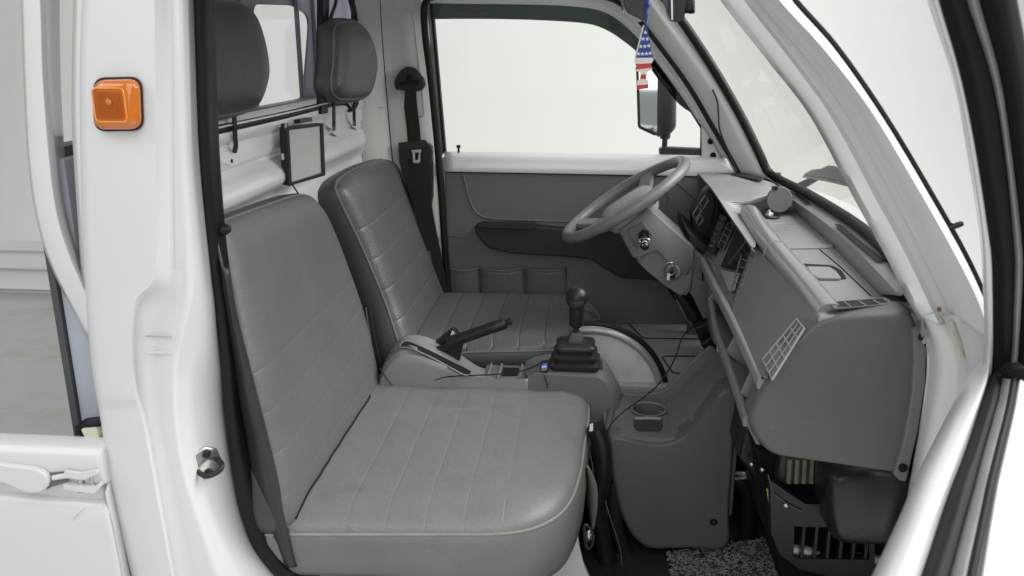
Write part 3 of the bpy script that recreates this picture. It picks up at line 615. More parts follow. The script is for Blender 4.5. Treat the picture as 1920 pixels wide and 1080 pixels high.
# ================================================================== HANGING FRAMED PANEL
fp0 = PX(575, 290, -.55); fn = V((.86, -.50, 0)).normalized()
fo = [PP(a, b, fp0, fn) for a, b in ((537, 239), (607, 231), (611, 329), (543, 349))]
fi = [PP(a, b, fp0, fn) for a, b in ((543, 244), (602, 236), (605, 324), (548, 342))]
fp = thing('framed_panel', 'small black-edged pale panel hanging on the rear bulkhead between the two seats', 'panel', tuple((fo[0]+fo[2])/2-V((0, 0, .05))))
part('frame', [ringfill(fo, fi, -fn*.012)], BLACK, fp, bevel=.0015)
part('backing', prism([p-fn*.0125 for p in fo], -fn*.010), BLACK, fp, bevel=.002)
part('face', prism([p-fn*.004 for p in fi], -fn*.006), SCREENW, fp, smooth=False)
part('hinge_strip', prism(LY([(526, 232), (537, 232), (543, 350), (532, 346)], fo[0].y+.004), (0, .012, 0)), BLACK, fp, bevel=.0015)
part('chrome_clip', [prism(LY([(527, 288), (532, 288), (533, 300), (528, 300)], fo[0].y+.002), (0, .004, 0))], CHROME, fp)
part('hinge_edge', [prism(LY([(533, 233), (537, 232), (540, 262), (537, 264)], fo[0].y+.002), (0, .003, 0))], CHROME, fp)
part('cord', tube(crom([PP(548, 346, fp0, fn), PX(556, 358, -.57), PX(562, 368, -.60)], 4), .0018, 6), BLACK, fp)
# ================================================================== SEAT BELT
sb = thing('seat_belt', 'black lap and shoulder belt on the far door pillar with silver buckle tongue', 'seat belt', (-.49, 1.19, .5))
yb = 1.175
part('anchor_cover', prism(rnd(LY([(738, 152), (750, 132), (763, 124), (778, 128), (794, 148), (797, 160), (790, 170), (778, 172), (755, 170), (741, 168)], yb), .006), (0, .022, 0)), BLACK, sb, bevel=.005, seg=3)
part('anchor_slot', [prism(rnd(LY([(748, 154), (786, 150), (786, 158), (749, 163)], yb-.003), .003), (0, .006, 0))], VOID, sb)
part('anchor_screw', lathe(PY(767, 146, yb), (0, -1, 0), [(0, .008), (.003, .008), (.004, .006), (.004, 0)], 16), BLACKM, sb)
def midstrap(pts, ws, y, th=.0022):
    P = LY(pts, y); return strap(P, (1, 0, 0), ws, th)
part('webbing', midstrap([(769, 158), (772, 200), (777, 240), (780, 275), (783, 330)], .030, yb-.002), FABRIC, sb)
part('webbing', midstrap([(765, 166), (763, 200), (768, 240), (770, 275)], .016, yb+.006), FABRIC, sb)
part('webbing', strap(crom(LY([(790, 300, yb), (796, 360, yb-.01), (806, 420, yb-.01), (818, 480, yb-.01), (832, 560, yb)], yb), 4), (1, 0, 0), .030, .0022), FABRIC, sb, label='lower run of webbing going down behind the driver seat')
part('webbing', strap(crom(LY([(776, 300, yb-.004), (782, 360, yb-.012), (792, 410, yb-.012), (806, 470, yb-.01)], yb), 4), (1, 0, 0), .034, .0022), FABRIC, sb)
rc = part('retractor_cover', prism(rnd(LY([(747, 275), (752, 270), (800, 268), (809, 276), (810, 370), (803, 412), (780, 404), (755, 330), (748, 300)], yb+.004), .006), (0, .03, 0)), BLACK, sb, bevel=.004)
part('tongue_holder', prism(rnd(LY([(746, 268), (797, 262), (803, 270), (800, 279), (750, 282)], yb-.006), .004), (0, .01, 0)), BLACK, sb, bevel=.002)
to = LY([(771, 281), (791, 280), (788, 288), (788, 303), (785, 306), (777, 306), (774, 303), (774, 289)], yb-.009)
ti = LY([(778, 286), (785, 286), (785, 290), (784, 299), (783, 300), (779, 300), (778, 299), (778, 290)], yb-.009)
part('buckle_tongue', ringfill(to, ti, (0, .0025, 0)), CHROME, sb, bevel=.0004)
# near seat buckle stalk between the seats
bk = thing('belt_buckle_stalk', 'thin black buckle stalk standing between the two backrests', 'belt buckle', (-.47, .66, .33))
part('stalk', strap(LY([(690, 576), (696, 620), (704, 660), (712, 700)], .66), (1, 0, 0), [.012, .013, .016, .02], .01), BLACK, bk, bevel=.002)
part('stalk_edge', tube(LY([(686, 577), (690, 608), (696, 640)], .655), .0015, 6), PIPED, bk)
# ================================================================== FAR DOOR
fd = thing('cab_door', 'closed far door with grey vinyl trim, white sill and large clear window', 'door', (0, 1.23, .28))
part('trim_panel', prism(LY([(834, 323), (1345, 331), (1340, 610), (1050, 606), (850, 560), (838, 545)], 1.208), (0, .03, 0)), DOORV, fd, bevel=.004)
part('trim_seam', tube(crom(LY([(868, 326), (874, 350), (882, 378), (893, 398), (912, 408), (960, 412), (1020, 414), (1080, 416), (1150, 417)], 1.2075), 6), .0026, 8), DOORV, fd)
part('trim_seam', tube(crom(LY([(832, 440), (865, 444), (885, 446)], 1.2075), 4), .002, 6), DOORV, fd)
part('speaker_bump', [tube(crom([PY(1232+22*math.cos(a), 372+24*math.sin(a), 1.206) for a in [i*.45 for i in range(14)]], 3, True), .002, 6)], DOORV, fd)
part('trim_rib', [tube(crom(LY([(1190, 335), (1215, 352), (1235, 366)], 1.206), 4), .0025, 6)], DOORV, fd)
part('trim_rib', [tube(crom(LY([(1268, 340), (1290, 360), (1312, 380)], 1.206), 4), .0025, 6)], DOORV, fd)
pk = rnd(LY([(889, 424), (905, 419), (1000, 424), (1060, 430), (1210, 432), (1300, 434), (1310, 520), (1260, 530), (1165, 522), (1135, 505), (1110, 488), (1060, 482), (960, 476), (915, 466), (902, 452), (892, 440)], 1.17), .012, 4)
part('door_bin', prism(pk, (0, .04, 0)), mat('black_bin_plastic', (.0165, .0165, .017), .6, bump=.3, bscale=400, var=.1), fd, bevel=.006, seg=3)
part('bin_lip', prism(rnd(LY([(896, 421), (985, 418), (1003, 420), (1006, 427), (1003, 430), (900, 427)], 1.158), .004), (0, .03, 0)), BLACK, fd, bevel=.003)
part('bin_blue_strip', prism(LY([(1124, 429), (1160, 429), (1160, 432), (1126, 433)], 1.160), (0, .008, 0)), mat('dark_blue_badge', (.03, .04, .12), .3), fd)  # thin dark blue strip on the bin front
def pocket(x0, x1, yt, yb_, skew=0):
    rows = []
    for j in range(9):
        t = j/8; py = yt+(yb_-yt)*t; row = []
        for i in range(15):
            s = i/14; px = x0+(x1-x0)*s; sag = 5*math.sin(math.pi*s)*(1-t)
            d = .018*math.sin(math.pi*s)**.6*(1-t*.5)+.002*math.sin(s*37+t*5)*(1-t)
            row.append(PY(px, py+sag, 1.206-d))
        rows.append(row)
    return grid(rows)
for x0, x1, l in ((838, 898, None), (902, 982, None), (986, 1062, None)):
    pc = part('map_pocket', pocket(x0, x1, 504 if x0 > 850 else 500, 562), DOORV2, fd, angle=80, solid=.003)
    pts = [PY(x0+(x1-x0)*s, 503+5*math.sin(math.pi*s), 1.204-.019*math.sin(math.pi*s)**.6) for s in [i/12 for i in range(13)]]
    part('pocket_hem', tube(pts, .0034, 8), DOORV2, pc)
    part('pocket_gap', tube([p+V((0, .008, -.006)) for p in pts[1:-1]], .002, 6), VOID, pc)
s0 = LY([(833, 286), (1000, 288), (1200, 291), (1360, 296), (1400, 312)], 1.245); s1 = LY([(833, 293), (1000, 295), (1200, 298), (1365, 300), (1402, 316)], 1.215)
s2 = LY([(833, 312), (1000, 314), (1200, 317), (1372, 320), (1402, 325)], 1.205); s3 = LY([(833, 321), (1000, 324), (1200, 328), (1372, 331), (1402, 333)], 1.206)
part('painted_sill', net([s0, s1, s2, s3], 30, across=5), WHITE, fd, angle=80, solid=.003)
part('sill_edge_strip', tube(LY([(833, 322), (1000, 325), (1200, 329), (1372, 332)], 1.2045), .0016, 6), GASKET, fd)
part('outer_skin', box(-.42, .46, 1.262, 1.285, .1, .762), WHITE, fd, bevel=.006)
part('window_channel', tube(LY([(834, 289), (1000, 290), (1200, 293), (1316, 296)], 1.246), .0034, 8), GASKET, fd)
part('window_channel', prism(LY([(806, 5), (811, 5), (836, 288), (831, 288)], 1.245), (0, .02, 0)), GASKET, fd)
part('window_frame', [prism(LY([(800, 8), (804, 8), (830, 292), (824, 292)], 1.235), (0, .02, 0))], STEELM, fd)
part('window_channel', tube(crom(LY([(806, 6), (900, 6), (1000, 7), (1090, 11), (1135, 23), (1170, 50), (1200, 78), (1242, 130), (1290, 200), (1318, 245)], 1.247), 6), .003, 8), GASKET, fd)
q = part('mirror_quarter_plate', prism(LY([(1316, 231), (1320, 231), (1347, 270), (1362, 297), (1316, 296)], 1.225), (0, .02, 0)), WHITE_IN, fd, bevel=.002)
for a, b in ((1332, 265), (1337, 291)): part('plate_screw', lathe(PY(a, b, 1.224), (0, -1, 0), [(0, .008), (.003, .008), (.004, .004), (.004, 0)], 14), BLACKM, q)
part('window_channel', prism(LY([(1314, 222), (1318, 222), (1318, 297), (1313, 297)], 1.24), (0, .01, 0)), GASKET, fd)
part('window_pane', prism(LY([(812, 8), (1090, 12), (1140, 26), (1180, 62), (1245, 150), (1316, 232), (1316, 296), (834, 290)], 1.255), (0, .003, 0)), GLASS, fd, smooth=False)
part('lock_button', lathe(PY(860, 291, 1.235), (0, 0, 1), [(0, .0045), (.004, .0035), (.019, .003), (.021, .0058), (.028, .0060), (.029, .004), (.029, 0)], 14), BLACK, fd)
vt = LY([(800, 4), (900, 4), (1000, 5), (1092, 9), (1140, 21), (1180, 52), (1245, 132), (1318, 226)], 1.285)
vb = LY([(806, 36), (900, 35.5), (1000, 37.5), (1090, 43), (1130, 53), (1165, 74), (1205, 108), (1240, 155), (1268, 190), (1290, 208), (1316, 218)], 1.300)
vb = vt[:0]+vb
part('window_visor', net([vt, vb], 50), VISOR, fd, angle=80)
em = [PY(882+29*math.cos(a), 16.5+9*math.sin(a), 1.288) for a in [i*6.2832/28 for i in range(28)]]
em2 = [PY(882+21*math.cos(a), 17+5.5*math.sin(a), 1.288) for a in [i*6.2832/28 for i in range(28)]]
part('visor_emblem', [tube(em, .0012, 6, closed=True), tube(em2, .0009, 6, closed=True)], GASKET, fd)
# ================================================================== DOOR MIRROR
dm = thing('door_mirror', 'tall black door mirror on an arm outside the far window', 'mirror', (.2, 1.34, .78))
def hz(pts, y): return LY(pts, y)
part('mirror_housing', loops([hz(rnd([V((a, b, 0)) for a, b in pts], r, 4) and [(v.x, v.y) for v in rnd([V((a, b, 0)) for a, b in pts], r, 4)], y) for pts, r, y in (
    ([(1222, 103), (1262, 118), (1260, 238), (1252, 250), (1232, 256)], 7, 1.335),
    ([(1220, 98), (1266, 112), (1265, 240), (1256, 254), (1230, 258)], 8, 1.345),
    ([(1222, 98), (1269, 112), (1268, 240), (1256, 252), (1232, 256)], 8, 1.385),
    ([(1228, 105), (1262, 118), (1262, 235), (1252, 246), (1238, 248)], 7, 1.41))]), BLACK, dm, angle=50)
mo = rnd(LY([(1192, 100), (1236, 96), (1238, 252), (1228, 255), (1196, 240)], 1.33), .008, 4)
mf = part('mirror_frame', prism(mo, (0, .012, 0)), BLACK, dm, bevel=.002)
part('mirror_face', prism(rnd(LY([(1197, 108), (1233, 102), (1232, 249), (1201, 236)], 1.3285), .006, 4), (0, .004, 0)), MIRRORM, mf, smooth=False)
part('mirror_stem', [lathe(PY(1246, 275, 1.36), (0, 0, 1), [(0, .008), (.022, .008), (.023, .014), (.034, .016), (.040, .013), (.05, .012), (.05, 0)], 18)], BLACK, dm)
part('mirror_arm', prism(rnd(LY([(1236, 280), (1244, 276), (1316, 279), (1330, 279), (1330, 297), (1238, 297)], 1.33), .005), (0, .035, 0)), BLACK, dm, bevel=.004)
# ================================================================== DASHBOARD
da = thing('dashboard', 'long grey plastic dashboard running under the windscreen with open trays and vents', 'dashboard', (.40, .65, .40))
B_ = V((.357, 0, .681)); C_ = V((.281, 0, .578)); fdir = (B_-C_).normalized(); FN = V((-fdir.z, 0, fdir.x))   # face normal towards the seats
def FP(px, py, d=0): return PP(px, py, B_+FN*d, FN)
def fpoly(pts, d=0): return [FP(a, b, d) for a, b in pts]
# near end cap
ec = rnd(LY([(1541, 594), (1600, 588), (1712, 583), (1722, 600), (1728, 700), (1716, 790), (1690, 893), (1600, 880), (1448, 858), (1420, 832), (1400, 790), (1424, 742), (1478, 650)], .10), [.022, .05, .01, .01, .05, .05, .01, .05, .02, .03, .03, .03, .03], 6)
part('end_cap', loops([sc(ec, .92, 0), sc(ec, .94, 0), [p+V((0, .003, 0)) for p in sc(ec, .965, 0)], [p+V((0, .008, 0)) for p in sc(ec, .985, 0)], [p+V((0, .015, 0)) for p in sc(ec, .997, 0)], [p+V((0, .024, 0)) for p in ec], [p+V((0, .045, 0)) for p in ec]]), PLAST_D, da, angle=55)
fl = LY([(1711, 618), (1724, 612), (1729, 640), (1738, 655), (1736, 720), (1722, 810), (1700, 904), (1688, 902), (1676, 892), (1694, 830), (1710, 740), (1714, 670)], .092)
flg = part('end_flange', prism(fl, (0, .012, 0)), PLAST, da, bevel=.003)
part('flange_screw', lathe(PY(1693, 877, .091), (0, -1, 0), [(0, .007), (.002, .007), (.003, .003), (.003, 0)], 14), BLACKM, flg)
part('flange_hole', ellipsoid(PY(1727, 632, .091), .004, .002, .006), VOID, flg)
# main fascia with glovebox face (near half)
def sw(sec, y0, y1): return prism([V((x, y0, z)) for x, z in sec], (0, y1-y0, 0))
gx = lambda t, d=0: (C_+(B_-C_)*t+FN*d)
def fs(t, d, y): p = gx(t, d); return V((p.x, y, p.z))
# glovebox door (slightly proud) and surrounding fascia, y from .14 to .66
part('fascia', [prism([fs(-.02, -.001, .13), fs(.97, -.001, .13), fs(.97, -.05, .13), fs(-.02, -.05, .13)], (0, .47, 0))], PLAST, da, bevel=.003)
gb = fpoly([(1409, 466), (1416, 462), (1532, 590), (1528, 600), (1500, 612), (1440, 680), (1434, 706), (1430, 708), (1372, 590), (1372, 572)], .004)
part('glovebox_door', prism(rnd(gb, .006), -FN*.006), PLAST, da, bevel=.0015)
part('glovebox_gap', tube(rnd(fpoly([(1406, 465), (1417, 458), (1536, 590), (1500, 616), (1442, 683), (1431, 712), (1368, 590)], .001), .008), .0018, 6, closed=True), VOID, da)
# top pad edge roll : from near end to its rounded far end beside the instrument hood
def yx(px, py, z): return PZ(px, py, z)
roll_c = crom([V((.374, .125, .672)), V((.374, .30, .676)), V((.374, .55, .680)), V((.378, .72, .684)), V((.380, .80, .688)), V((.382, .86, .690))], 8)
part('edge_roll', tube(roll_c, [.024]*(len(roll_c)-4)+[.0235, .022, .018, .011], 16), SMOOTH, da)
part('roll_strap', tube([V((.374+.0245*math.cos(a), .502+.01*math.sin(a), .678+.0245*math.sin(a))) for a in [i*math.pi/10 for i in range(0, 13)]], .0022, 6), PLAST_L, da)
# tray floor, tray walls and windscreen-side shelf
TZ = .672
wi = [PZ(a, b, TZ-.004) for a, b in ((1648, 553), (1600, 505), (1550, 455), (1488, 398), (1440, 360))]
wt_ = [PZ(a, b, .706) for a, b in ((1692, 552), (1640, 497), (1600, 458), (1545, 412), (1491, 374), (1450, 345))]
wo_ = [PZ(a, b, .712) for a, b in ((1730, 582), (1716, 545), (1682, 492), (1606, 427), (1520, 372), (1455, 343))]
part('tray_floor', prism([V((.362, .14, TZ)), V((.362, 1.10, TZ))]+[V((p.x+.01, p.y, TZ)) for p in reversed(wi)]+[V((.53, .14, TZ))], (0, 0, -.010)), PLAST_L, da)
part('tray_near_rim', prism([V((.350, .104, .682)), V((.51, .104, .690)), V((.53, .165, .692)), V((.43, .168, .688)), V((.355, .165, .682))], (0, 0, -.05)), PLAST_L, da, bevel=.005, seg=3)
wI = resample(crom(wi, 6), 40); wT = resample(crom(wt_, 6), 40); wO = resample(crom(wo_, 6), 40)
part('tray_rear_wall', grid([[a, a.lerp(b, .5), b+V((-.002, 0, -.003)), b+V((.003, 0, 0)), b.lerp(c, .5)+V((0, 0, .001)), c, c+V((.004, 0, -.04))] for a, b, c in zip(wI, wT, wO)]), PLAST_L, da, angle=50, solid=.002, off=-1)
part('tray_divider', [prism([PZ(1456, 459, .676), PZ(1562, 456, .676), PZ(1562, 463, .676), PZ(1466, 465, .676)], (0, 0, -.008))], PLAST_L, da, bevel=.002)
part('tray_groove', tube([PZ(1537, 468, .6722), PZ(1575, 500, .6722), PZ(1633, 555, .6722)], .0014, 6), VOID, da)
0 and part('panel_seam', tube([PZ(1512, 520, .664), PZ(1530, 540, .664), PZ(1550, 562, .664)], .001, 6), PLAST_D, da)
# recessed handle in the tray
hr = part('handle_recess', prism(rnd([PZ(a, b, .6722) for a, b in ((1488, 494), (1560, 498), (1578, 508), (1588, 524), (1530, 524), (1510, 514))], .008), (0, 0, .001)), VOID, da)
part('handle_flap', prism(rnd([PZ(a, b, .677) for a, b in ((1512, 499), (1556, 500), (1568, 508), (1578, 521), (1534, 521), (1524, 514))], .006), (0, 0, -.004)), PLAST_L, hr, bevel=.001)
# small demister vent on the near rim and the long ones along the windscreen
def slot(pts, z, slats, name='demister_vent'):
    P = [PZ(a, b, z) for a, b in pts]
    o = part(name, ringfill(rnd(sc(P, 1.0, 0), .004, 3), rnd([p.lerp(sum(P, V((0, 0, 0)))/4, .16) for p in P], .003, 3), (0, 0, .002)), PLAST_D, da)
    part('vent_cavity', prism([p.lerp(sum(P, V((0, 0, 0)))/4, .12)+V((0, 0, -.0)) for p in P], (0, 0, .0008)), VOID, o)
    for k in range(slats):
        t = (k+1)/(slats+1); a = P[0].lerp(P[1], t); b = P[3].lerp(P[2], min(t+.05, 1))
        part('vent_slat', tube([a.lerp(b, .18)+V((0, 0, .001)), a.lerp(b, .82)+V((0, 0, .001))], .0014, 6), PLAST_L, o)
    return o
slot([(1553, 568), (1660, 560), (1678, 572), (1564, 581)], .6915, 3)
def quadslot(pts, z):
    P = [PZ(a, b, z) for a, b in pts]
    o = part('demister_vent', prism(P, (0, 0, .0015)), VOID, da)
    part('vent_frame', tube(P, .0009, 6, closed=True), PLAST_D, o)
quadslot([(1566, 421), (1576, 422), (1662, 492), (1646, 490)], .7125)
quadslot([(1488, 363), (1493, 363), (1520, 383), (1511, 382)], .7115)
# instrument hood
he = [PZ(1409, 463, .684), PZ(1388, 432, .690), PZ(1367, 402, .700), PZ(1346, 370, .716), PZ(1330, 348, .728), PZ(1308, 324, .736)]
he = [V((max(p.x, .30), p.y, p.z)) for p in he]
hzE = crom(he, 8)
def hr(a, b, z): return PZ(a, b, z)
hc1 = crom([hr(1416, 462, .684), hr(1398, 432, .688), hr(1384, 400, .690), hr(1364, 374, .712), hr(1346, 347, .730), hr(1325, 324, .737)], 8)
hc2 = crom([hr(1422, 440, .676), hr(1414, 418, .676), hr(1406, 397, .676), hr(1400, 376, .712), hr(1394, 352, .730), hr(1380, 328, .737)], 8)
hc3 = crom([hr(1448, 420, .674), hr(1448, 410, .674), hr(1446, 397, .676), hr(1444, 380, .706), hr(1442, 360, .728), hr(1430, 337, .733)], 8)
hc4 = crom([hr(1488, 420, .674), hr(1488, 410, .674), hr(1487, 398, .676), hr(1486, 388, .696), hr(1480, 370, .716), hr(1450, 343, .722)], 8)
part('instrument_hood', net([[p+V((.012, 0, -.016)) for p in hzE], [p+V((.001, 0, -.007)) for p in hzE], hzE, hc1, hc2, hc3, hc4], 70), PLAST_L, da, angle=60, solid=.003, off=-1)
quadslot([(1370, 327), (1392, 325), (1432, 334), (1428, 339)], .7385)
part('hood_side', prism([V((.30, 1.165, .735)), V((.52, 1.165, .742)), V((.52, 1.165, .58)), V((.36, 1.165, .55)), V((.315, 1.165, .60))], (0, .012, 0)), PLAST_D, da, bevel=.003)
# instrument recess
part('instrument_recess', prism([V((.36, .66, .56)), V((.36, .66, .668)), V((.36, 1.0, .668)), V((.36, 1.09, .722)), V((.36, 1.165, .725)), V((.36, 1.165, .56))], (.01, 0, 0)), VOID, da)
gl = part('gauge_cluster', prism(LY([(1296, 400), (1318, 362), (1330, 350), (1345, 372), (1330, 440), (1318, 452), (1300, 432)], 1.03), (0, .05, 0)), BLACK, da, bevel=.004)
for pts in ([(1299, 402), (1309, 386), (1315, 396), (1304, 412)], [(1312, 382), (1322, 366), (1328, 376), (1318, 392)], [(1305, 416), (1314, 402), (1318, 412), (1310, 424)]):
    P = LY(pts, 1.026); part('gauge_window', tube(P, .0018, 6, closed=True), PLAST_L, gl)
# instrument surround, centre stack with vents, radio slot, switches on the face plane
part('centre_fascia', [prism([fs(-.02, -.004, .60), fs(1.0, -.004, .60), fs(1.0, -.05, .60), fs(-.02, -.05, .60)], (0, .29, 0))], PLAST, da, bevel=.004)
part('lower_driver_fascia', prism(LY([(1295, 462), (1318, 480), (1345, 505), (1352, 560), (1340, 640), (1322, 605), (1300, 560), (1282, 535), (1290, 500)], .86), (0, .22, 0)), PLAST, da, bevel=.006)
part('instrument_binnacle_floor', prism(LY([(1290, 432), (1318, 455), (1345, 470), (1344, 490), (1320, 478), (1292, 458)], .88), (0, .26, 0)), BLACK, da, bevel=.004)
def vent(pts, nx, ny, m=PLAST_L, d=.003, fill=VOID, name='air_vent', r=.0016):
    P = fpoly(pts, d); o = part(name, prism([p-FN*.002 for p in P], FN*.0008), fill, da)
    sh = [tube(P, r*1.5, 6, closed=True)]
    part('vent_rim', sh, m, o)
    for k in range(1, nx):
        t = k/nx; part('vent_bar', tube([P[0].lerp(P[1], t), P[3].lerp(P[2], t)], r, 6), m, o)
    for k in range(1, ny):
        t = k/ny; part('vent_bar', tube([P[0].lerp(P[3], t), P[1].lerp(P[2], t)], r, 6), m, o)
    return o
vent([(1392, 470), (1412, 482), (1388, 540), (1372, 548)], 1, 5, PLAST_D, .004, name='centre_vent')
vent([(1366, 415), (1376, 424), (1356, 468), (1346, 462)], 1, 4, PLAST_D, .002, name='centre_vent')
vent([(1430, 674), (1494, 598), (1508, 616), (1448, 712)], 5, 3, mat('pale_vent_plastic', (.30, .30, .275), .5, var=.1, vscale=30), .008, mat('grey_felt_duct', (.16, .16, .155), .9, var=.4, vscale=40), name='outer_vent', r=.0013)
rs = part('radio_slot', prism(fpoly([(1382, 428), (1412, 470), (1388, 508), (1352, 500)], .0005), FN*.0015), VOID, da)
for i in range(5):
    a = 1372+i*7; b = 494-i*9
    part('wire_plug', obox(FP(a, b, .008), fdir, (0, 1, 0), .006, .004, .006), BLACK, rs, bevel=.001)
part('radio_shelf', prism(fpoly([(1350, 506), (1386, 512), (1376, 545), (1366, 545)], .004), -FN*.003), PLAST_L, da, bevel=.001)
sw_ = part('switch_panel', prism(rnd(fpoly([(1350, 400), (1362, 408), (1338, 476), (1326, 470)], .006), .003), -FN*.006), BLACK, da, bevel=.001)
for a, b in ((1352, 412), (1345, 432), (1337, 455)):
    part('switch_button', tube(fpoly([(a-3, b-5), (a+5, b-1), (a+1, b+9), (a-7, b+5)], .008), .0013, 6, closed=True), STEELM, sw_)
part('switch_slot', prism(rnd(LY([(1316, 500), (1324, 496), (1322, 522), (1316, 530)], .859), .003), (0, .004, 0)), BLACK, da)
# long rail under the fascia, lower shelf with two compartments
rl = crom([V((.279, .115, .567)), V((.279, .35, .574)), V((.279, .6, .575)), V((.280, .84, .575))], 5)
rs_ = [(math.copysign(abs(math.cos(a))**.5, math.cos(a))*1.0, math.copysign(abs(math.sin(a))**.5, math.sin(a))*.62) for a in [i*6.2832/20 for i in range(20)]]
part('grab_rail', tube(rl, .011, sec=rs_), PLAST_L, da, angle=60)
part('lower_rail', tube(crom([V((.262, .118, .500)), V((.262, .30, .518)), V((.262, .47, .530)), V((.270, .60, .545))], 5), .0095, sec=rs_), PLAST, da, angle=60)
part('shelf_back', prism([V((.345, .12, .60)), V((.345, .85, .60)), V((.345, .85, .44)), V((.345, .12, .44))], (.01, 0, 0)), PLAST, da)
part('shelf_floor', prism([V((.264, .12, .497)), V((.264, .47, .527)), V((.264, .60, .54)), V((.345, .60, .50)), V((.345, .12, .47))], (0, 0, -.006)), PLAST_L, da)
for y_ in (.19, .35, .61): part('shelf_divider', prism([V((.264, y_, .50+.08*y_)), V((.345, y_, .47)), V((.345, y_, .60)), V((.283, y_, .572))], (0, .006, 0)), PLAST_L, da)
part('lower_closing_panel', prism([V((.285, .14, .45)), V((.262, .14, .492)), V((.262, .47, .52)), V((.27, .62, .535)), V((.285, .62, .46))], (.006, 0, 0)), PLAST, da)
part('underside', prism([V((.29, .14, .455)), V((.44, .14, .42)), V((.44, 1.1, .45)), V((.33, 1.1, .50)), V((.29, .60, .45))], (0, 0, .006)), PLAST_D, da)
part('fascia_gap', tube([fs(.985, .002, .13), fs(.985, .002, .45), fs(.985, .002, .60), fs(.985, .002, .84)], .0022, 6), VOID, da)
part('rail_gap', tube([fs(.02, .0015, .16), fs(.02, .0015, .60)], .0018, 6), VOID, da)
part('lower_cheek', net([LY([(1332, 560), (1334, 600), (1350, 660), (1376, 712)], .60), [PY(1336, 560, .60), PY(1350, 610, .54), PY(1368, 665, .42), PY(1388, 735, .30)], [PY(1346, 572, .60), PY(1360, 618, .54), PY(1378, 675, .42), PY(1398, 750, .26)]], 30, across=3), PLAST, da, angle=80, solid=.003)
part('column_side_panel', prism(LY([(1338, 500), (1352, 506), (1362, 560), (1352, 600), (1340, 650), (1335, 600), (1330, 540)], .72), (0, .1, 0)), PLAST, da, bevel=.004)
part('yellow_connector', obox(PY(1346, 552, .715), (1, 0, 0), (0, 1, 0), .003, .003, .007), YEL, da)
# phone holder puck on the tray
ph = thing('phone_mount', 'round grey magnetic phone holder on a black foot, standing on the dashboard tray', 'phone holder', tuple(PZ(1441, 406, .674)))
pf = PZ(1441, 406, .676)
part('foot', lathe(pf-V((0, 0, .004)), (0, 0, 1), [(0, .026), (.006, .026), (.008, .024), (.008, 0)], 32), BLACK, ph)
part('collar', lathe(pf+V((.002, 0, .004)), (0, 0, 1), [(0, .012), (.006, .011), (.010, .007), (.014, .006), (.014, 0)], 20), CHROME, ph)
hd = PP(1461, 375, pf+V((0, -.006, 0)), (0, 1, 0))
part('disc', lathe(hd+V((0, .008, 0)), (.12, -1, .12), [(0, .026), (.002, .0305), (.008, .0305), (.0095, .029), (.0095, 0)], 40), mat('disc_grey', (.14, .14, .145), .55, bump=.2, bscale=700), ph)
part('disc_clip', [obox(hd+V((-.012, .004, .028)), (1, 0, 0), (0, 1, 0), .006, .006, .004)], BLACK, ph)
# ================================================================== STEERING COLUMN + WHEEL
sc_ = thing('steering_wheel_and_column', 'worn grey steering wheel lying nearly flat on its grey shrouded column', 'steering wheel', (.2, .93, .5))
up_ = [(1140, 432), (1163, 402), (1205, 388), (1222, 396), (1222, 412), (1180, 440), (1165, 438)]
P0 = rnd(LY([(1160, 436), (1204, 398), (1222, 394), (1262, 430), (1303, 466), (1303, 492), (1290, 520), (1262, 500), (1230, 468), (1186, 486)], .845), .006, 3)
part('shroud', loops([sc(P0, .93, 0), [p+V((0, .006, 0)) for p in sc(P0, .985, 0)], [p+V((0, .016, 0)) for p in P0], [p+V((0, .15, .0)) for p in P0]]), PLAST, sc_, angle=55)
P1 = rnd(LY([(1186, 470), (1232, 462), (1262, 480), (1303, 485), (1300, 545), (1290, 558), (1274, 556), (1244, 536), (1210, 508), (1192, 490)], .853), .006, 3)
part('lower_shroud', loops([sc(P1, .90, 0), [p+V((0, .010, 0)) for p in sc(P1, .98, 0)], [p+V((0, .022, 0)) for p in P1], [p+V((0, .13, 0)) for p in P1]]), PLAST, sc_, angle=55)
part('column_seam', tube(LY([(1302, 462), (1306, 490), (1292, 540), (1276, 556)], .852), .0013, 6), PLAST_D, sc_)
part('shroud_ridge', tube(crom(LY([(1196, 486), (1215, 470), (1242, 466), (1270, 480), (1292, 500)], .848), 5), .0026, 8), PLAST, sc_)
part('stalk_plate', prism(rnd(LY([(1176, 432), (1205, 416), (1224, 440), (1204, 452), (1198, 466), (1190, 462)], .838), .004), (0, .012, 0)), PLAST_D, sc_, bevel=.002)
part('stalk_slot', prism(rnd(LY([(1196, 438), (1206, 430), (1216, 434), (1217, 444), (1204, 450), (1197, 446)], .8365), .002), (0, .003, 0)), VOID, sc_)
stp = [PY(1206, 440, .85), PY(1208, 450, .80), PY(1209, 460, .775)]
stk = part('indicator_stalk', tube(stp, [.006, .0075, .009], 14), BLACK, sc_)
part('stalk_end', ellipsoid(PY(1209, 461, .765), .0105, .012, .0105), BLACK, stk)
part('stalk_ring', tube([PY(1208+10*math.cos(a), 451+4*math.sin(a), .790) for a in [i*6.2832/20 for i in range(20)]], .0014, 6, closed=True), CHROME, stk)
part('stalk_mark', tube(crom(LY([(1204, 455), (1209, 452), (1213, 454), (1210, 458), (1204, 460)], .756), 3), .0009, 5), FLAGW, stk)
ic = PY(1262, 508, .848)
ib = part('ignition_barrel', lathe(ic, (-.15, -1, .1), [(-.01, .021), (.002, .021), (.004, .019), (.005, .013), (.010, .013), (.011, .011), (.011, 0)], 30), PLAST_D, sc_)
part('ignition_ring', lathe(ic+V((0, -.004, 0)), (-.15, -1, .1), [(0, .0165), (.002, .0165), (.003, .015), (.003, 0)], 30), PLAST_L, ib)
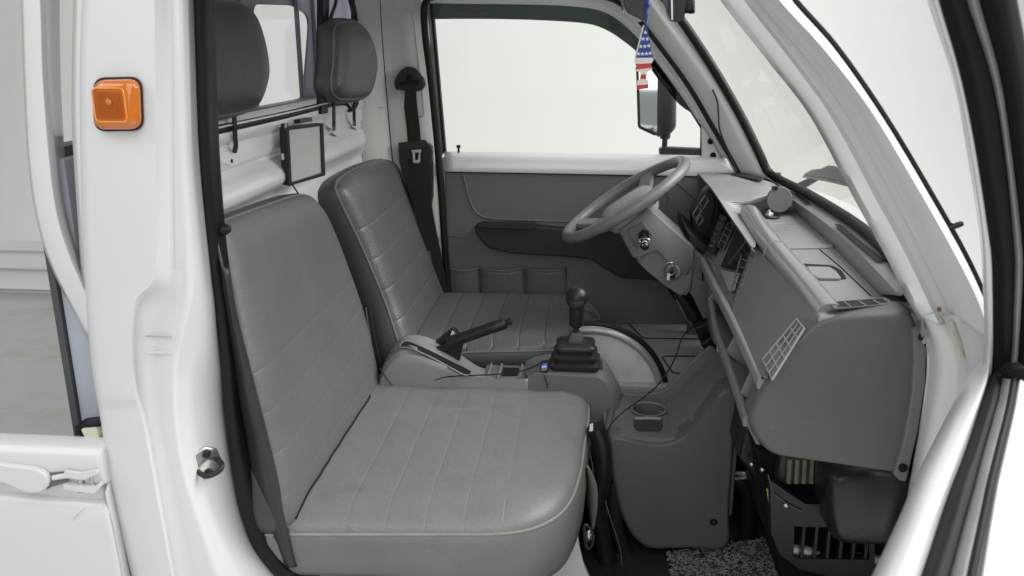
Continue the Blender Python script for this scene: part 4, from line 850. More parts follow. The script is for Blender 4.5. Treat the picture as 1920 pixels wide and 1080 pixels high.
ky = thing('ignition_key', 'steel key with a split ring hanging in the ignition lock', 'key', tuple(ic+V((-.01, -.02, -.02))), None)
kc = ic+V((-.004, -.018, .0))
part('key_blade', prism([kc+V((-.003, .0, .012)), kc+V((.003, 0, .012)), kc+V((.004, 0, -.010)), kc+V((-.004, 0, -.010))], (0, .006, 0)), BLACK, ky, bevel=.001)
part('key_bow', prism(rnd([kc+V((-.008, -.001, -.004)), kc+V((.006, -.001, .004)), kc+V((.008, -.001, -.012)), kc+V((-.006, -.001, -.014))], .003), (0, .003, 0)), BLACKM, ky)
part('split_ring', tube([PY(1256+11*math.cos(a), 504+12*math.sin(a), kc.y-.004+.004*math.sin(a)) for a in [i*6.2832/28 for i in range(28)]], .0012, 8, closed=True), CHROME, ky)
part('key_tab', prism(LY([(1251, 512), (1257, 513), (1255, 526), (1250, 525)], kc.y-.006), (0, .0012, 0)), CHROME, ky)
# wheel
wb = PY(1064, 440, .93); wt = PY(1283, 305, .93); wc = (wb+wt)/2; wr = (wt-wb).length/2
we = (wt-wb).normalized(); wy = V((0, 1, 0)); wn = we.cross(wy)
if wn.z < 0: wn = -wn
def wpt(a, r=1, h=0): return wc+we*(math.cos(a)*wr*r)+wy*(math.sin(a)*wr*r)+wn*h
GRIPM = mat('grey_wheel_plastic', (.165, .165, .163), .34, bump=.1, bscale=700, var=.06, vscale=15)
rim = [wpt(i*6.2832/96) for i in range(96)]
rr_ = [.0138*(1+.05*math.cos(4*i*6.2832/96)) for i in range(96)]
wh = part('steering_wheel', tube(rim, rr_, 16, closed=True), GRIPM, sc_, angle=80)
gi = [wpt(i*6.2832/96, 1, -.0) for i in range(96)]
HUB = -.035
hubo = [(.42, .0), (.40, .6), (.20, 1.15), (0, 0)]
def hubpt(u, v, h): return wc+we*(u*wr)+wy*(v*wr)+wn*h
hp = [(.34, -.34), (.42, 0), (.34, .34), (.10, .42), (-.28, .36), (-.42, .18), (-.42, -.18), (-.28, -.36), (.10, -.42)]
H0 = crom([hubpt(u, v, 0) for u, v in hp], 5, True); hcen = wc
def hs(s, h): return [hcen+(p-hcen)*s+wn*h for p in H0]
part('horn_pad', loops([hs(.9, -.055), hs(1.0, -.04), hs(1.0, -.015), hs(.96, -.006), hs(.88, -.002), hs(.5, .002), hs(.05, .003)]), mat('horn_pad_grey', (.27, .265, .25), .45, bump=.15, bscale=500, var=.06, vscale=12), wh, angle=60)
for a0_, w0 in ((math.radians(62), .045), (math.radians(-62), .045), (math.radians(180-28), .042), (math.radians(180+28), .042)):
    d = we*math.cos(a0_)+wy*math.sin(a0_); path = [wc+d*(wr*.30)+wn*-.030, wc+d*(wr*.55)+wn*-.028, wc+d*(wr*.8)+wn*-.012, wc+d*(wr*.97)]
    part('spoke', strap(crom(path, 5), d.cross(wn), [w0]*6+[w0*.9]*5+[w0*.85]*5, .014), GRIPM, wh, bevel=.004, seg=3)
part('hub_shroud', lathe(wc-wn*.03, -wn, [(0, .055), (.02, .052), (.05, .045), (.075, .04), (.075, 0)], 30), PLAST, wh)
# ================================================================== GEAR CONSOLE
gc = thing('gear_console', 'low grey plastic cover between the seats carrying the gear lever and handbrake slot', 'console', (-.15, .69, .25))
def con(px, y): return LY(px, y)
G0 = [(985, 700), (1003, 684), (1035, 678), (1120, 678), (1142, 690), (1162, 716), (1170, 745), (1170, 850), (1000, 850)]
yg = .665
Ga = LY([(990, 705), (1010, 700), (1040, 704), (1122, 708), (1134, 716), (1148, 745), (1152, 780), (1152, 850), (990, 850)], yg-.06)
Gb = LY([(985, 700), (1005, 692), (1040, 694), (1128, 697), (1140, 706), (1156, 735), (1160, 770), (1160, 840), (985, 840)], yg-.04)
Gc = LY([(985, 694), (1005, 686), (1035, 682), (1126, 684), (1140, 692), (1162, 722), (1168, 752), (1168, 830), (985, 830)], yg+.02)
Gd = LY([(985, 676), (1005, 668), (1035, 662), (1120, 664), (1132, 672), (1150, 700), (1154, 740), (1150, 800), (985, 800)], yg+.09)
def rr9(P): return resample(P+[P[0]], 61)[:-1]
part('gear_housing', loops([rr9(Ga), rr9(Gb), rr9(Gc), rr9(Gd)]), PLAST, gc, angle=50)
# handbrake cover: hump with slot
hb0 = [(706, 705), (716, 670), (738, 645), (765, 636), (800, 642), (850, 672), (890, 700), (930, 712), (1000, 712), (1000, 800), (706, 800)]
def hump(dx, dy, y, s=1): return resample(crom(LY([(a+dx, b+dy) for a, b in [(704, 735), (712, 690), (730, 660), (750, 648), (775, 648), (815, 664), (850, 686), (885, 706), (925, 716), (985, 716)]], y), 6), 60)
hA0 = resample(crom(LY([(692, 860), (705, 850), (735, 850), (765, 850), (810, 850), (850, 850), (885, 850), (925, 850), (990, 850)], .598), 6), 60)
hA = resample(crom(LY([(700, 800), (712, 735), (735, 700), (765, 685), (810, 690), (850, 705), (885, 715), (925, 720), (990, 720)], .60), 6), 60)
hB = resample(crom(LY([(706, 740), (716, 700), (738, 672), (762, 662), (800, 668), (840, 688), (880, 708), (925, 716), (990, 716)], .612), 6), 60)
hC = resample(crom(LY([(710, 712), (722, 680), (742, 658), (764, 650), (798, 654), (840, 674), (882, 700), (925, 710), (990, 710)], .632), 6), 60)
hD = resample(crom(LY([(716, 690), (728, 664), (746, 645), (766, 637), (800, 641), (845, 664), (890, 692), (925, 700), (990, 700)], .672), 6), 60)
hE = resample(crom(LY([(722, 690), (734, 660), (752, 640), (772, 633), (806, 638), (852, 660), (900, 690), (935, 694), (990, 694)], .705), 6), 60)
hF = resample(crom(LY([(722, 760), (740, 730), (760, 715), (790, 712), (820, 715), (860, 720), (900, 730), (935, 730), (990, 730)], .725), 6), 60)
part('handbrake_cover', net([hA0, hA, hB, hC, hD, hE, hF], 60, across=4), PLAST_L, gc, angle=80, solid=.003, off=-1)
from mathutils.bvhtree import BVHTree
cvm = bpy.data.objects['handbrake_cover'].data
cvb = BVHTree.FromPolygons([v.co+V((-.15, .69, .25)) for v in cvm.vertices], [p.vertices[:] for p in cvm.polygons])
def hitp(a, b, lift=.004):
    r = ray(a, b).normalized(); h = cvb.ray_cast(CAM, r); p = h[0] if h[0] is not None else PY(a, b, .65)
    return p-r*lift
so = resample(crom([V((a, b, 0)) for a, b in ((750, 652), (754, 643), (768, 641), (800, 654), (840, 673), (872, 690), (884, 697), (881, 703), (868, 702), (835, 684), (800, 666), (766, 652))], 4, True), 46)
slt = [hitp(p.x, p.y, .008) for p in so]
part('slot', prism(slt, (0, -.0012, .0012)), VOID, gc)
part('slot_lip', tube([hitp(p.x, p.y, .009) for p in so], .0018, 6, closed=True), PLAST_L, gc)
part('slot_bolt', ellipsoid(PY(764, 650, .655), .006, .005, .004), CHROME, gc)
part('cover_clip', ellipsoid(PY(837, 682, .64), .0035, .003, .003), FLAGW, gc)
tr = part('coin_tray', box(PY(905, 712, .65).x, PY(985, 712, .65).x, .625, .72, .335, .343), PLAST, gc, bevel=.003)
for a in (915, 935, 975): 
    p = PY(a, 705, .65); part('tray_rib', box(p.x-.002, p.x+.003, .63, .72, .343, .347), PLAST_L, tr, bevel=.001)
part('tray_pit', box(PY(940, 712, .65).x, PY(970, 712, .65).x, .65, .70, .3435, .3445), VOID, tr)
# gear lever with rubber bellows
gl_ = thing('gear_lever', 'black gear lever with ball knob standing in a stepped rubber boot', 'gear lever', (-.016, .66, .35))
gcn = PY(1078, 700, .645); 
def rsq(c, hx, hy, r, z, n=6):
    return rnd([V((c.x-hx, c.y-hy, z)), V((c.x+hx, c.y-hy, z)), V((c.x+hx, c.y+hy, z)), V((c.x-hx, c.y+hy, z))], r, n)
ss = 1560/1.68
zb = gcn.z-.012
secs = []
lv = [(.056, .0), (.058, .004), (.058, .009), (.053, .0125), (.053, .015), (.0565, .0175), (.0565, .023), (.047, .027), (.047, .0295), (.051, .033), (.051, .038), (.041, .042), (.041, .0445), (.045, .048), (.045, .053), (.035, .057), (.035, .059), (.040, .063), (.040, .0695), (.036, .073), (.017, .0745)]
for hx, dz in lv: secs.append(rsq(V((gcn.x, gcn.y+.02, 0)), hx*1.10, hx*.95, .014 if hx > .02 else .006, zb-.008+dz*1.22))
part('rubber_boot', loops(secs), mat('boot_rubber', (.022, .022, .022), .38, var=.08, vscale=30), gl_, angle=50)
gy = V((gcn.x, gcn.y+.02, 0))
part('boot_neck', loops([rsq(gy, .018, .018, .004, zb+.080), rsq(gy, .0175, .0175, .004, zb+.088), rsq(gy, .012, .012, .003, zb+.102), rsq(gy, .010, .010, .003, zb+.105)]), mat('boot_neck_rubber', (.05, .05, .05), .45), gl_, angle=50)
part('shaft', lathe(V((gy.x, gy.y, zb+.10)), (0, 0, 1), [(0, .0065), (.012, .0065), (.013, .008), (.02, .008)], 16), BLACK, gl_)
kz = zb+.116
part('knob', [lathe(V((gy.x, gy.y, kz)), (0, 0, 1), [(0, .008), (.002, .0135), (.006, .0160), (.045, .0172), (.050, .0180), (.057, .0225), (.069, .0250), (.080, .0230), (.089, .0160), (.094, .007), (.0945, 0)], 32)], BLACK, gl_, angle=60)
part('knob_badge', ellipsoid(V((gy.x, gy.y-.0165, kz+.062)), .017, .008, .017), mat('knob_cap', (.03, .03, .03), .35, bump=.4, bscale=900), gl_)
part('knob_front_cap_ring', tube([V((gy.x+.0168*math.cos(a), gy.y-.0172, kz+.062+.0168*math.sin(a))) for a in [i*6.2832/28 for i in range(28)]], .0006, 5, closed=True), BLACKM, gl_)
# handbrake
hk = thing('handbrake', 'black handbrake lever with release button raised over the driver seat cushion', 'handbrake', (-.28, .665, .35))
hp0 = PY(800, 664, .665); hp1 = PY(855, 638, .665); hp2 = PY(946, 606, .665)
ax_ = (hp2-hp1).normalized()
part('lever_arm', strap([PY(795, 668, .665), PY(830, 654, .665), PY(868, 638, .665)], (0, 1, 0), .014, .018), BLACK, hk, bevel=.003)
part('grip', tube([hp1-ax_*.02, hp1, hp1+ax_*.02, hp2-ax_*.03, hp2, hp2+ax_*.003], [.0125, .0138, .0136, .0130, .0135, .011], 20), BLACK, hk, angle=50)
part('release_button', lathe(hp2, ax_, [(0, .006), (.008, .006), (.009, .0085), (.016, .0085), (.017, .007), (.017, 0)], 18), BLACK, hk)
part('bracket', prism(LY([(838, 660), (868, 646), (862, 676), (852, 684), (822, 668)], .66), (0, .008, 0)), BLACK, hk, bevel=.002)
part('ratchet_box', prism(rnd(LY([(806, 650), (846, 618), (854, 620), (862, 632), (850, 644), (822, 660)], .685), .003), (0, .022, 0)), BLACK, hk, bevel=.002)
part('warning_triangle', prism(LY([(848, 620), (855, 626), (844, 629)], .684), (0, .001, 0)), FLAGW, hk)
part('red_dot', [prism(LY([(849, 633), (855, 632), (852, 637), (848, 637)], .684), (0, .001, 0)), prism(LY([(852, 624), (855, 625), (851, 628)], .6835), (0, .001, 0))], RED, hk)
# inline usb switch and cables
us = thing('inline_switch', 'small black cable switch with glowing blue light beside the gear boot', 'switch', tuple(PY(1020, 705, .615)))
part('switch_body', prism(rnd(LY([(1014, 680), (1027, 677), (1029, 696), (1024, 704), (1013, 702)], .610), .003), (0, .012, 0)), BLACK, us, bevel=.002)
part('switch_face', prism(rnd(LY([(1016, 683), (1026, 681), (1026, 694), (1015, 696)], .6095), .002), (0, .001, 0)), PLAST_L, us)
part('switch_light', prism(LY([(1016, 687), (1024, 686), (1024, 688.5), (1016, 689.5)], .609), (0, .0008, 0)), LED, us)
c1_ = part('power_cable', tube(crom(LY([(815, 713), (830, 708), (845, 706), (880, 704), (930, 702), (975, 696), (1000, 688), (1014, 680)], .60), 6), .0016, 6), BLACK, None)
tag(c1_, 'thin black cable lying along the handbrake cover to the lit switch', 'cable', 'thin black power cables')
c2_ = part('power_cable', tube(crom([PY(1020, 702, .605), PY(1023, 712, .60), PY(1026, 722, .59), PY(1024, 738, .66)], 5), .0014, 6), BLACK, None)
tag(c2_, 'short double cable dropping from the lit switch behind the passenger cushion', 'cable', 'thin black power cables')
c3_ = part('power_cable', tube(crom([PY(1322, 608, .80), PY(1300, 612, .79), PY(1280, 632, .76), PY(1264, 675, .72), PY(1235, 720, .66), PY(1200, 750, .58), PY(1165, 775, .50), PY(1142, 802, .475), PY(1134, 835, .472), PY(1134, 880, .47), PY(1124, 930, .47)], 6), .0018, 6), BLACK, None)
tag(c3_, 'long black cable looping from under the dashboard over the cup holder', 'cable', 'thin black power cables')
c4_ = part('power_cable', tube(crom(LY([(712, 690), (722, 706), (735, 722), (742, 730)], .598), 5), .0014, 6), BLACK, None)
tag(c4_, 'short cable emerging beside the passenger backrest', 'cable', 'thin black power cables')
# ================================================================== FRONT CONSOLE WITH CUP HOLDER
fc = thing('cup_holder_console', 'tall dark grey floor console with cup holder below the dashboard', 'console', (.2, .6, .03))
N0 = [(1137, 815), (1141, 800), (1160, 800), (1190, 806), (1225, 810), (1262, 806), (1295, 780), (1320, 750), (1345, 722), (1366, 712), (1386, 722), (1385, 760), (1378, 850), (1370, 960), (1364, 1032), (1290, 1034), (1222, 1035), (1196, 1022), (1178, 1000), (1160, 960), (1146, 900), (1138, 850)]
yf = .475
def cN(pts, y): return LY(pts, y)
# near wall
N1 = [(1137, 826), (1143, 818), (1165, 822), (1195, 828), (1230, 832), (1270, 824), (1305, 796), (1330, 764), (1350, 736), (1368, 724), (1385, 728), (1384, 765), (1378, 850), (1370, 960), (1364, 1032), (1290, 1034), (1222, 1035), (1196, 1022), (1178, 1000), (1160, 960), (1146, 900), (1138, 850)]
n1 = resample(crom(LY(N1, yf), 5, True), 120)
def shr(P, s): c = sum(P, V((0, 0, 0)))/len(P); return [c+(p-c)*s for p in P]
wallN = loops([shr(n1, .90), shr(n1, .925), [p+V((0, .003, 0)) for p in shr(n1, .955)], [p+V((0, .009, 0)) for p in shr(n1, .98)], [p+V((0, .019, 0)) for p in shr(n1, .996)], [p+V((0, .032, 0)) for p in n1], [p+V((0, .05, 0)) for p in n1]])
part('near_wall', wallN, PLAST_D, fc, angle=55)
fwall = [(1168, 735), (1185, 735), (1236, 731), (1262, 712), (1290, 680), (1318, 655), (1334, 645), (1345, 660), (1370, 700), (1370, 760), (1300, 820), (1170, 790)]
part('far_wall', prism(resample(crom(LY(fwall, .70), 4, True), 60), (0, -.012, 0)), PLAST, fc, bevel=.004)
zt = PY(1215, 790, .56).z

part('rear_wall', prism([V((.048, .49, zt+.008)), V((.075, .70, zt+.012)), V((.075, .70, .05)), V((.055, .49, .05))], (.014, 0, 0)), PLAST_D, fc, bevel=.006)
part('tray_ramp', prism([V((.175, .50, zt-.012)), V((.215, .50, zt+.01)), V((.30, .50, .40)), V((.33, .50, .43)), V((.33, .50, .1)), V((.18, .50, .1))], (0, .19, 0)), PLAST, fc, bevel=.004)
cupc = PZ(1216, 768, zt)
ch = part('cup_holder', lathe(cupc+V((0, 0, -.045)), (0, 0, 1), [(0, .032), (.044, .038), (.0455, .041), (.0475, .041), (.0475, .037), (.046, .0365), (.006, .031), (.005, 0)], 40), PLAST_D, fc, angle=50)
cir = [V((cupc.x+.0375*math.cos(a), cupc.y+.0375*math.sin(a), zt-.012)) for a in [i*6.2832/48 for i in range(48)]]
def sqr(p):
    d = p-V((cupc.x, cupc.y, zt-.012)); t = 9
    for lim, k in ((.052, 0), (.225, 0), (.485, 1), (.70, 1)):
        if abs(d[k]) > 1e-6:
            u_ = (lim-(cupc.x, cupc.y)[k])/d[k]
            if u_ > 0: t = min(t, u_)
    return V((cupc.x, cupc.y, zt-.012))+d*t
part('tray_floor', ringfill([sqr(p) for p in cir], cir, (0, 0, .011)), PLAST, fc)
part('cup_rim', tube([p+V((0, 0, .013)) for p in cir], .0022, 8, closed=True), PLAST_L, fc)
sq = rnd([PZ(a, b, zt+.001) for a, b in ((1190, 785), (1240, 785), (1243, 800), (1238, 808), (1196, 808), (1188, 798))], .006)
cs = part('coin_slot', prism(sq, (0, 0, .001)), mat('slot_dark', (.045, .045, .047), .5), fc)
part('coin_lip', tube([PZ(1190, 785, zt+.004), PZ(1215, 784, zt+.005), PZ(1238, 785, zt+.004)], .004, 8), PLAST_L, cs)
sc1 = lathe(PY(1163, 874, yf+.002), (0, -1, 0), [(0, .0105), (.001, .0105), (.0015, .0085), (.0005, .007), (.0005, 0)], 20)
part('cover_plug', sc1, PLAST_D, fc)
part('fixing_screw', lathe(PY(1338, 978, yf+.002), (0, -1, 0), [(0, .0085), (.002, .0085), (.0025, .005), (.002, .002), (.002, 0)], 20), BLACKM, fc)
# ================================================================== UNDER-DASH AND SEAT GAP
PIPEM = mat('aluminium_pipe', (.62, .61, .58), .35, metal=.45)
ht = thing('heater_unit', 'black heater box with slotted guard and metal pipes under the dashboard end', 'heater', (.42, .3, .02))
yh = .20
part('fin_frame', prism(rnd(LY([(1466, 842), (1580, 852), (1572, 912), (1455, 906)], .27), .004), (0, .03, 0)), BLACK, ht, bevel=.003)
for i in range(8):
    a = 1478+i*14
    part('fin', prism(LY([(a, 862), (a+6.5, 863), (a+4, 908), (a-3, 907)], .262), (0, .008, 0)), RAD, ht)
part('case', prism(LY([(1415, 838), (1460, 850), (1580, 860), (1700, 880), (1700, 1000), (1640, 1110), (1470, 1110), (1440, 1000), (1424, 900)], .31), (0, .20, 0)), BLACKM, ht, bevel=.008)
cg = part('guard', ringfill(LY([(1444, 900), (1475, 922), (1510, 945), (1640, 950), (1640, 1100), (1500, 1068), (1462, 1040), (1446, 1000)], .24), LY([(1489, 985), (1489, 986), (1500, 988), (1630, 990), (1630, 1050), (1500, 1048), (1487, 1046), (1488, 1046)], .24), (0, .02, 0)), BLACK, ht, bevel=.002)
for i in range(6):
    a = 1506+i*24
    part('guard_bar', prism(LY([(a, 980), (a+6, 980), (a+0, 1055), (a-7, 1055)], .242), (0, .012, 0)), BLACK, ht, bevel=.001)
part('pipe', tube(crom(LY([(1480, 1030), (1500, 1032), (1520, 1036), (1538, 1048), (1548, 1064)], .262), 6), .0095, 14), PIPEM, ht)
part('pipe', tube(crom(LY([(1578, 1068), (1588, 1052), (1604, 1045), (1625, 1046), (1650, 1050)], .275), 6), .0085, 14), PIPEM, ht)
RB = [(1556, 905), (1570, 890), (1600, 884), (1660, 882), (1700, 888), (1716, 900), (1716, 1000), (1706, 1026), (1640, 1030), (1580, 1026), (1562, 1010), (1554, 960)]
rb = resample(crom(LY(RB, .17), 5, True), 80)
part('resonator_box', loops([shr(rb, .80), [p+V((0, .004, 0)) for p in shr(rb, .90)], [p+V((0, .018, 0)) for p in shr(rb, .985)], [p+V((0, .03, 0)) for p in rb], [p+V((0, .12, 0)) for p in rb]]), mat('satin_black', (.016, .016, .017), .3, var=.08, vscale=20), ht, angle=70)
part('bolt', ellipsoid(PY(1474, 948, .235), .005, .004, .005), CHROME, ht); part('bolt', ellipsoid(PY(1430, 881, .30), .005, .004, .005), CHROME, ht); part('bolt', ellipsoid(PY(1410, 871, .34), .005, .004, .005), CHROME, ht)
part('case_edge', tube(LY([(1440, 890), (1450, 925), (1475, 945), (1505, 960)], .236), .0012, 6), PLAST_D, ht)
part('yellow_tag', prism(LY([(1437, 915), (1440, 918), (1445, 945), (1441, 944)], .30), (0, .002, 0)), YEL, ht)
part('side_case', prism(LY([(1400, 800), (1430, 840), (1440, 900), (1446, 1000), (1430, 985), (1420, 900), (1385, 860)], .36), (0, .18, 0)), BLACK, ht, bevel=.006)
hs1 = thing('coolant_hose', 'black hose with pale clamp beside the front console', 'hose', (.33, .6, .1))
part('hose', tube(crom(LY([(1380, 900), (1392, 905), (1402, 925), (1404, 960), (1398, 1000), (1388, 1030)], .56), 6), .018, 14), BLACK, hs1)
part('clamp', tube([PY(1384+16*math.cos(a), 892+5*math.sin(a), .55) for a in [i*6.2832/24 for i in range(24)]], .004, 8, closed=True), mat('pale_clamp', (.4, .4, .4), .4), hs1)
part('loom', tube(crom(LY([(1392, 760), (1396, 800), (1400, 835), (1392, 870)], .55), 5), .010, 10), BLACKM, hs1)
# pedal linkage under the steering column
pl = thing('steering_shaft', 'black steering shaft and pedal linkage below the column', 'linkage', (.3, .9, .3))
part('shaft', tube(LY([(1270, 548), (1300, 590), (1322, 640)], .88), .012, 12), BLACK, pl)
part('joint', obox(PY(1322, 612, .84), (1, 0, .5), (0, 1, 0), .022, .02, .014), BLACK, pl, bevel=.004)
part('joint', obox(PY(1330, 640, .82), (1, 0, .9), (0, 1, 0), .020, .016, .012), BLACK, pl, bevel=.004)
part('link_rod', tube(LY([(1268, 562), (1290, 600), (1306, 620)], .86), .002, 8), STEELM, pl)
part('column_box', prism(LY([(1252, 545), (1290, 552), (1340, 600), (1345, 665), (1318, 640), (1286, 592)], .90), (0, .1, 0)), BLACKM, pl, bevel=.004)
# things in the gap between the passenger cushion and the console
gp = thing('seat_gap_hose', 'loose black hoses and grey flap in the gap before the passenger seat', 'hose', (.06, .35, .03))
part('hose', tube(crom(LY([(1116, 800), (1126, 830), (1130, 870), (1126, 910), (1118, 950), (1128, 1000), (1140, 1060), (1148, 1120)], .46), 6), .020, 12), mat('soft_black_rubber', (.012, .012, .013), .3, var=.2, vscale=20), gp)
part('hose', tube(crom(LY([(1150, 900), (1152, 960), (1160, 1010), (1185, 1060), (1190, 1120)], .50), 6), .018, 12), BLACK, gp)
part('flap', net([LY([(1098, 878), (1100, 920), (1102, 960), (1108, 990)], .36), LY([(1100, 874), (1116, 910), (1118, 950), (1110, 992)], .34)], 20, across=0), PLAST, gp, solid=.004)
part('catch', tube(crom(LY([(1096, 985), (1106, 990), (1112, 1005), (1110, 1022), (1102, 1028), (1097, 1010)], .20), 5, True), .0028, 8, closed=True), BLACK, gp)
part('catch_plate', ellipsoid(PY(1104, 1005, .21), .006, .004, .012), CHROME, gp)
part('white_tag', prism(LY([(1106, 797), (1112, 794), (1112, 808), (1105, 809)], .44), (0, .003, 0)), FLAGW, gp)
part('bare_wire', tube(crom(LY([(1138, 905), (1134, 935), (1160, 1020), (1166, 1060), (1162, 1100)], .45), 6), .0011, 6), mat('bare_copper_wire', (.30, .25, .17), .4, metal=.6), gp)
part('wire', tube(crom(LY([(1106, 850), (1112, 880), (1110, 900)], .40), 6), .001, 6), STEELM, gp)
# ================================================================== COIL FLOOR MAT
cm = thing('floor_mat', 'speckled black and grey coiled-loop mat on the passenger floor', 'floor mat', (.3, .3, .0))
mo_ = [PZ(a, b, .004) for a, b in ((1252, 1042), (1436, 1016), (1500, 1085), (1530, 1180), (1270, 1220))]
part('mat_base', prism(mo_, (0, 0, .006)), BLACKM, cm)
def inside(p, poly):
    c = False; j = len(poly)-1
    for i in range(len(poly)):
        a, b = poly[i], poly[j]
        if (a.y > p[1]) != (b.y > p[1]) and p[0] < (b.x-a.x)*(p[1]-a.y)/(b.y-a.y)+a.x: c = not c
        j = i
    return c
ML = mat('mat_loop_grey', (.27, .27, .27), .45); MD = mat('mat_loop_dark', (.05, .05, .05), .5)
rnd_ = random.Random(3); lt = []; dk = []
xs = [p.x for p in mo_]; ys = [p.y for p in mo_]
cnt = 0
while cnt < 6500:
    x = rnd_.uniform(min(xs), max(xs)); y = rnd_.uniform(min(ys), max(ys))
    if not inside((x, y), mo_): continue
    cnt += 1; a = rnd_.uniform(0, 6.28); r = rnd_.uniform(.0026, .0050); ln = rnd_.uniform(2.5, 4.8); z = rnd_.uniform(.009, .016); tl = rnd_.uniform(-.6, .6)
    pts = [V((x+r*math.cos(a+ln*k/5), y+r*math.sin(a+ln*k/5), z+tl*r*math.sin(a+ln*k/5))) for k in range(6)]
    (lt if rnd_.random() < .55 else dk).append(tube(pts, .00095, 4))
def big(name, L, m):
    vs = []; fs_ = []
    for a, b in L:
        k = len(vs); vs += a; fs_ += [tuple(i+k for i in q) for q in b]
    base = worldloc(cm); me = bpy.data.meshes.new(name); me.from_pydata([p-base for p in vs], [], fs_); me.materials.append(m)
    o = bpy.data.objects.new(name, me); S.collection.objects.link(o); o.parent = cm; o['_w'] = list(base); o['kind'] = 'stuff'
big('grey_coils', lt, ML); big('dark_coils', dk, MD)
# ================================================================== REAR-VIEW MIRROR, DASH CAMERA, HANGING TREE
rm = thing('rear_view_mirror', 'dark back-tilted rear-view mirror at the top of the windscreen', 'mirror', tuple(PY(1192, 10, .56)))
part('mirror_body', prism(rnd(LY([(1168, -30), (1218, -30), (1214, 34), (1206, 39), (1176, 24), (1171, 14)], .555), .004), (0, .14, 0)), mat('dark_mirror_body', (.045, .046, .05), .4, var=.1, vscale=20), rm, bevel=.006, seg=3)
part('mirror_glass', prism(LY([(1170, -30), (1172, -30), (1175, 20), (1172, 14)], .56), (-.002, .13, 0)), LENSV, rm)
dc = thing('dash_camera', 'black dash camera with round lens barrel hanging at the top of the windscreen', 'camera', tuple(PY(1268, 20, .60)))
part('camera_body', prism(rnd(LY([(1246, -30), (1286, -30), (1284, 34), (1276, 41), (1258, 38), (1254, 30)], .60), .003), (0, .05, 0)), BLACK, dc, bevel=.003)
part('camera_screen', prism(LY([(1232, -30), (1252, -30), (1252, 26)], .598), (0, .002, 0)), LENSV, dc)
part('lens_barrel', lathe(PY(1280, 12, .62), (1, -.2, .1), [(0, .014), (.010, .014), (.011, .0155), (.022, .0155), (.023, .012), (.023, 0)], 24), BLACK, dc)
part('silver_edge', [prism(LY([(1257, -30), (1261, -30), (1262, 38), (1259, 37)], .597), (0, .003, 0))], STEELM, dc)
yt = .55
at = thing('air_freshener_tree', 'flat hanging tree with blue starred top and red and cream stripes on a blue string', 'air freshener', tuple(PY(1206, 168, yt)))
part('string', tube(crom(LY([(1213, -20), (1212, 5), (1214, 12), (1210, 20), (1211, 48)], yt), 5), .0011, 6), BLUESTR, at)
part('string', tube(crom(LY([(1216, -10), (1215, 8), (1211, 14), (1214, 30), (1210, 46)], yt-.001), 5), .0009, 6), BLUESTR, at)
part('string_knot', [tube(crom(LY([(1208, 12), (1212, 7), (1218, 11), (1213, 14)], yt-.002), 4, True), .0012, 6, closed=True)], BLUESTR, at)
TH = .0035
def flat(pts, m, name, dy=0): return part(name, prism(LY(pts, yt+dy), (0, TH, 0)), m, at, smooth=False)
flat([(1208, 48), (1211, 46), (1214, 52), (1214, 58), (1217, 66), (1216, 70), (1219, 78), (1218, 82), (1221, 90), (1220, 94), (1224, 103), (1224, 108), (1192, 108.5), (1196, 98), (1197, 93), (1201, 84), (1200, 80), (1204, 70), (1203, 66), (1206, 58)], FLAGB, 'blue_crown')
flat([(1192, 108.7), (1225, 108.2), (1225, 113), (1222, 118.3), (1191, 119.6), (1190, 114)], FLAGW, 'cream_band')
flat([(1191, 119.8), (1222, 118.5), (1220, 122), (1223, 127.5), (1191, 130.5), (1194, 124)], FLAGR, 'red_band')
flat([(1191, 130.7), (1223, 127.7), (1221, 132), (1214, 135), (1214, 139), (1201, 139.5), (1200, 136), (1193, 133)], FLAGW, 'cream_band')
flat([(1201, 139.7), (1212, 139.2), (1212, 148), (1200, 148.5)], FLAGR, 'red_band')
flat([(1200, 148.7), (1212, 148.2), (1216, 151), (1216, 158), (1194, 159.5), (1195, 151)], FLAGW, 'cream_band')
flat([(1194, 159.7), (1216, 158.2), (1215.5, 165.5), (1194, 168)], FLAGR, 'red_band')
part('side_edge', prism(LY([(1206, 46), (1208, 48), (1199, 84), (1192, 108.5), (1190, 108)], yt+.0005), (0, TH, 0)), FLAGW, at, smooth=False)
def star(px, py, r):
    P = [(px+(r if k % 2 == 0 else r*.42)*math.sin(k*math.pi/5+.1), py-(r if k % 2 == 0 else r*.42)*math.cos(k*math.pi/5+.1)) for k in range(10)]
    return prism(LY(P, yt-.0004), (0, .0006, 0))
for px, py in ((1210, 61), (1206, 73), (1213.5, 73), (1201.5, 87), (1209, 87), (1216.5, 86), (1197.5, 101), (1204.5, 101), (1212, 100.5), (1219, 100)):
    part('white_star', star(px, py, 4.3), FLAGW, at, smooth=False)
# ================================================================== REFLECTION SHAPE AT THE WINDSCREEN BASE
wp = thing('windscreen_reflection', 'flat painted wiper blade lying outside the windscreen base', 'reflection', (.62, .9, .76))  # flat grey parts added to imitate a reflection in the windscreen
part('streak', prism([PX(a, b, .64) for a, b in ((1507, 326), (1522, 318), (1540, 316), (1552, 310), (1566, 312), (1580, 322), (1600, 336), (1604, 348), (1580, 344), (1550, 339), (1508, 333))], (.006, 0, 0)), mat('streak_grey', (.11, .11, .115), .3, var=.9, vscale=70), wp, bevel=.001)
part('streak_rail', tube([PX(1507, 331, .637), PX(1550, 338, .637), PX(1610, 352, .637)], .0035, 8), mat('streak_rail_grey', (.25, .25, .25), .4), wp)
part('arm', prism([PX(a, b, .645) for a, b in ((1494, 344), (1520, 332), (1534, 336), (1508, 352))], (.006, 0, 0)), mat('streak_dark_grey', (.05, .05, .055), .5), wp)
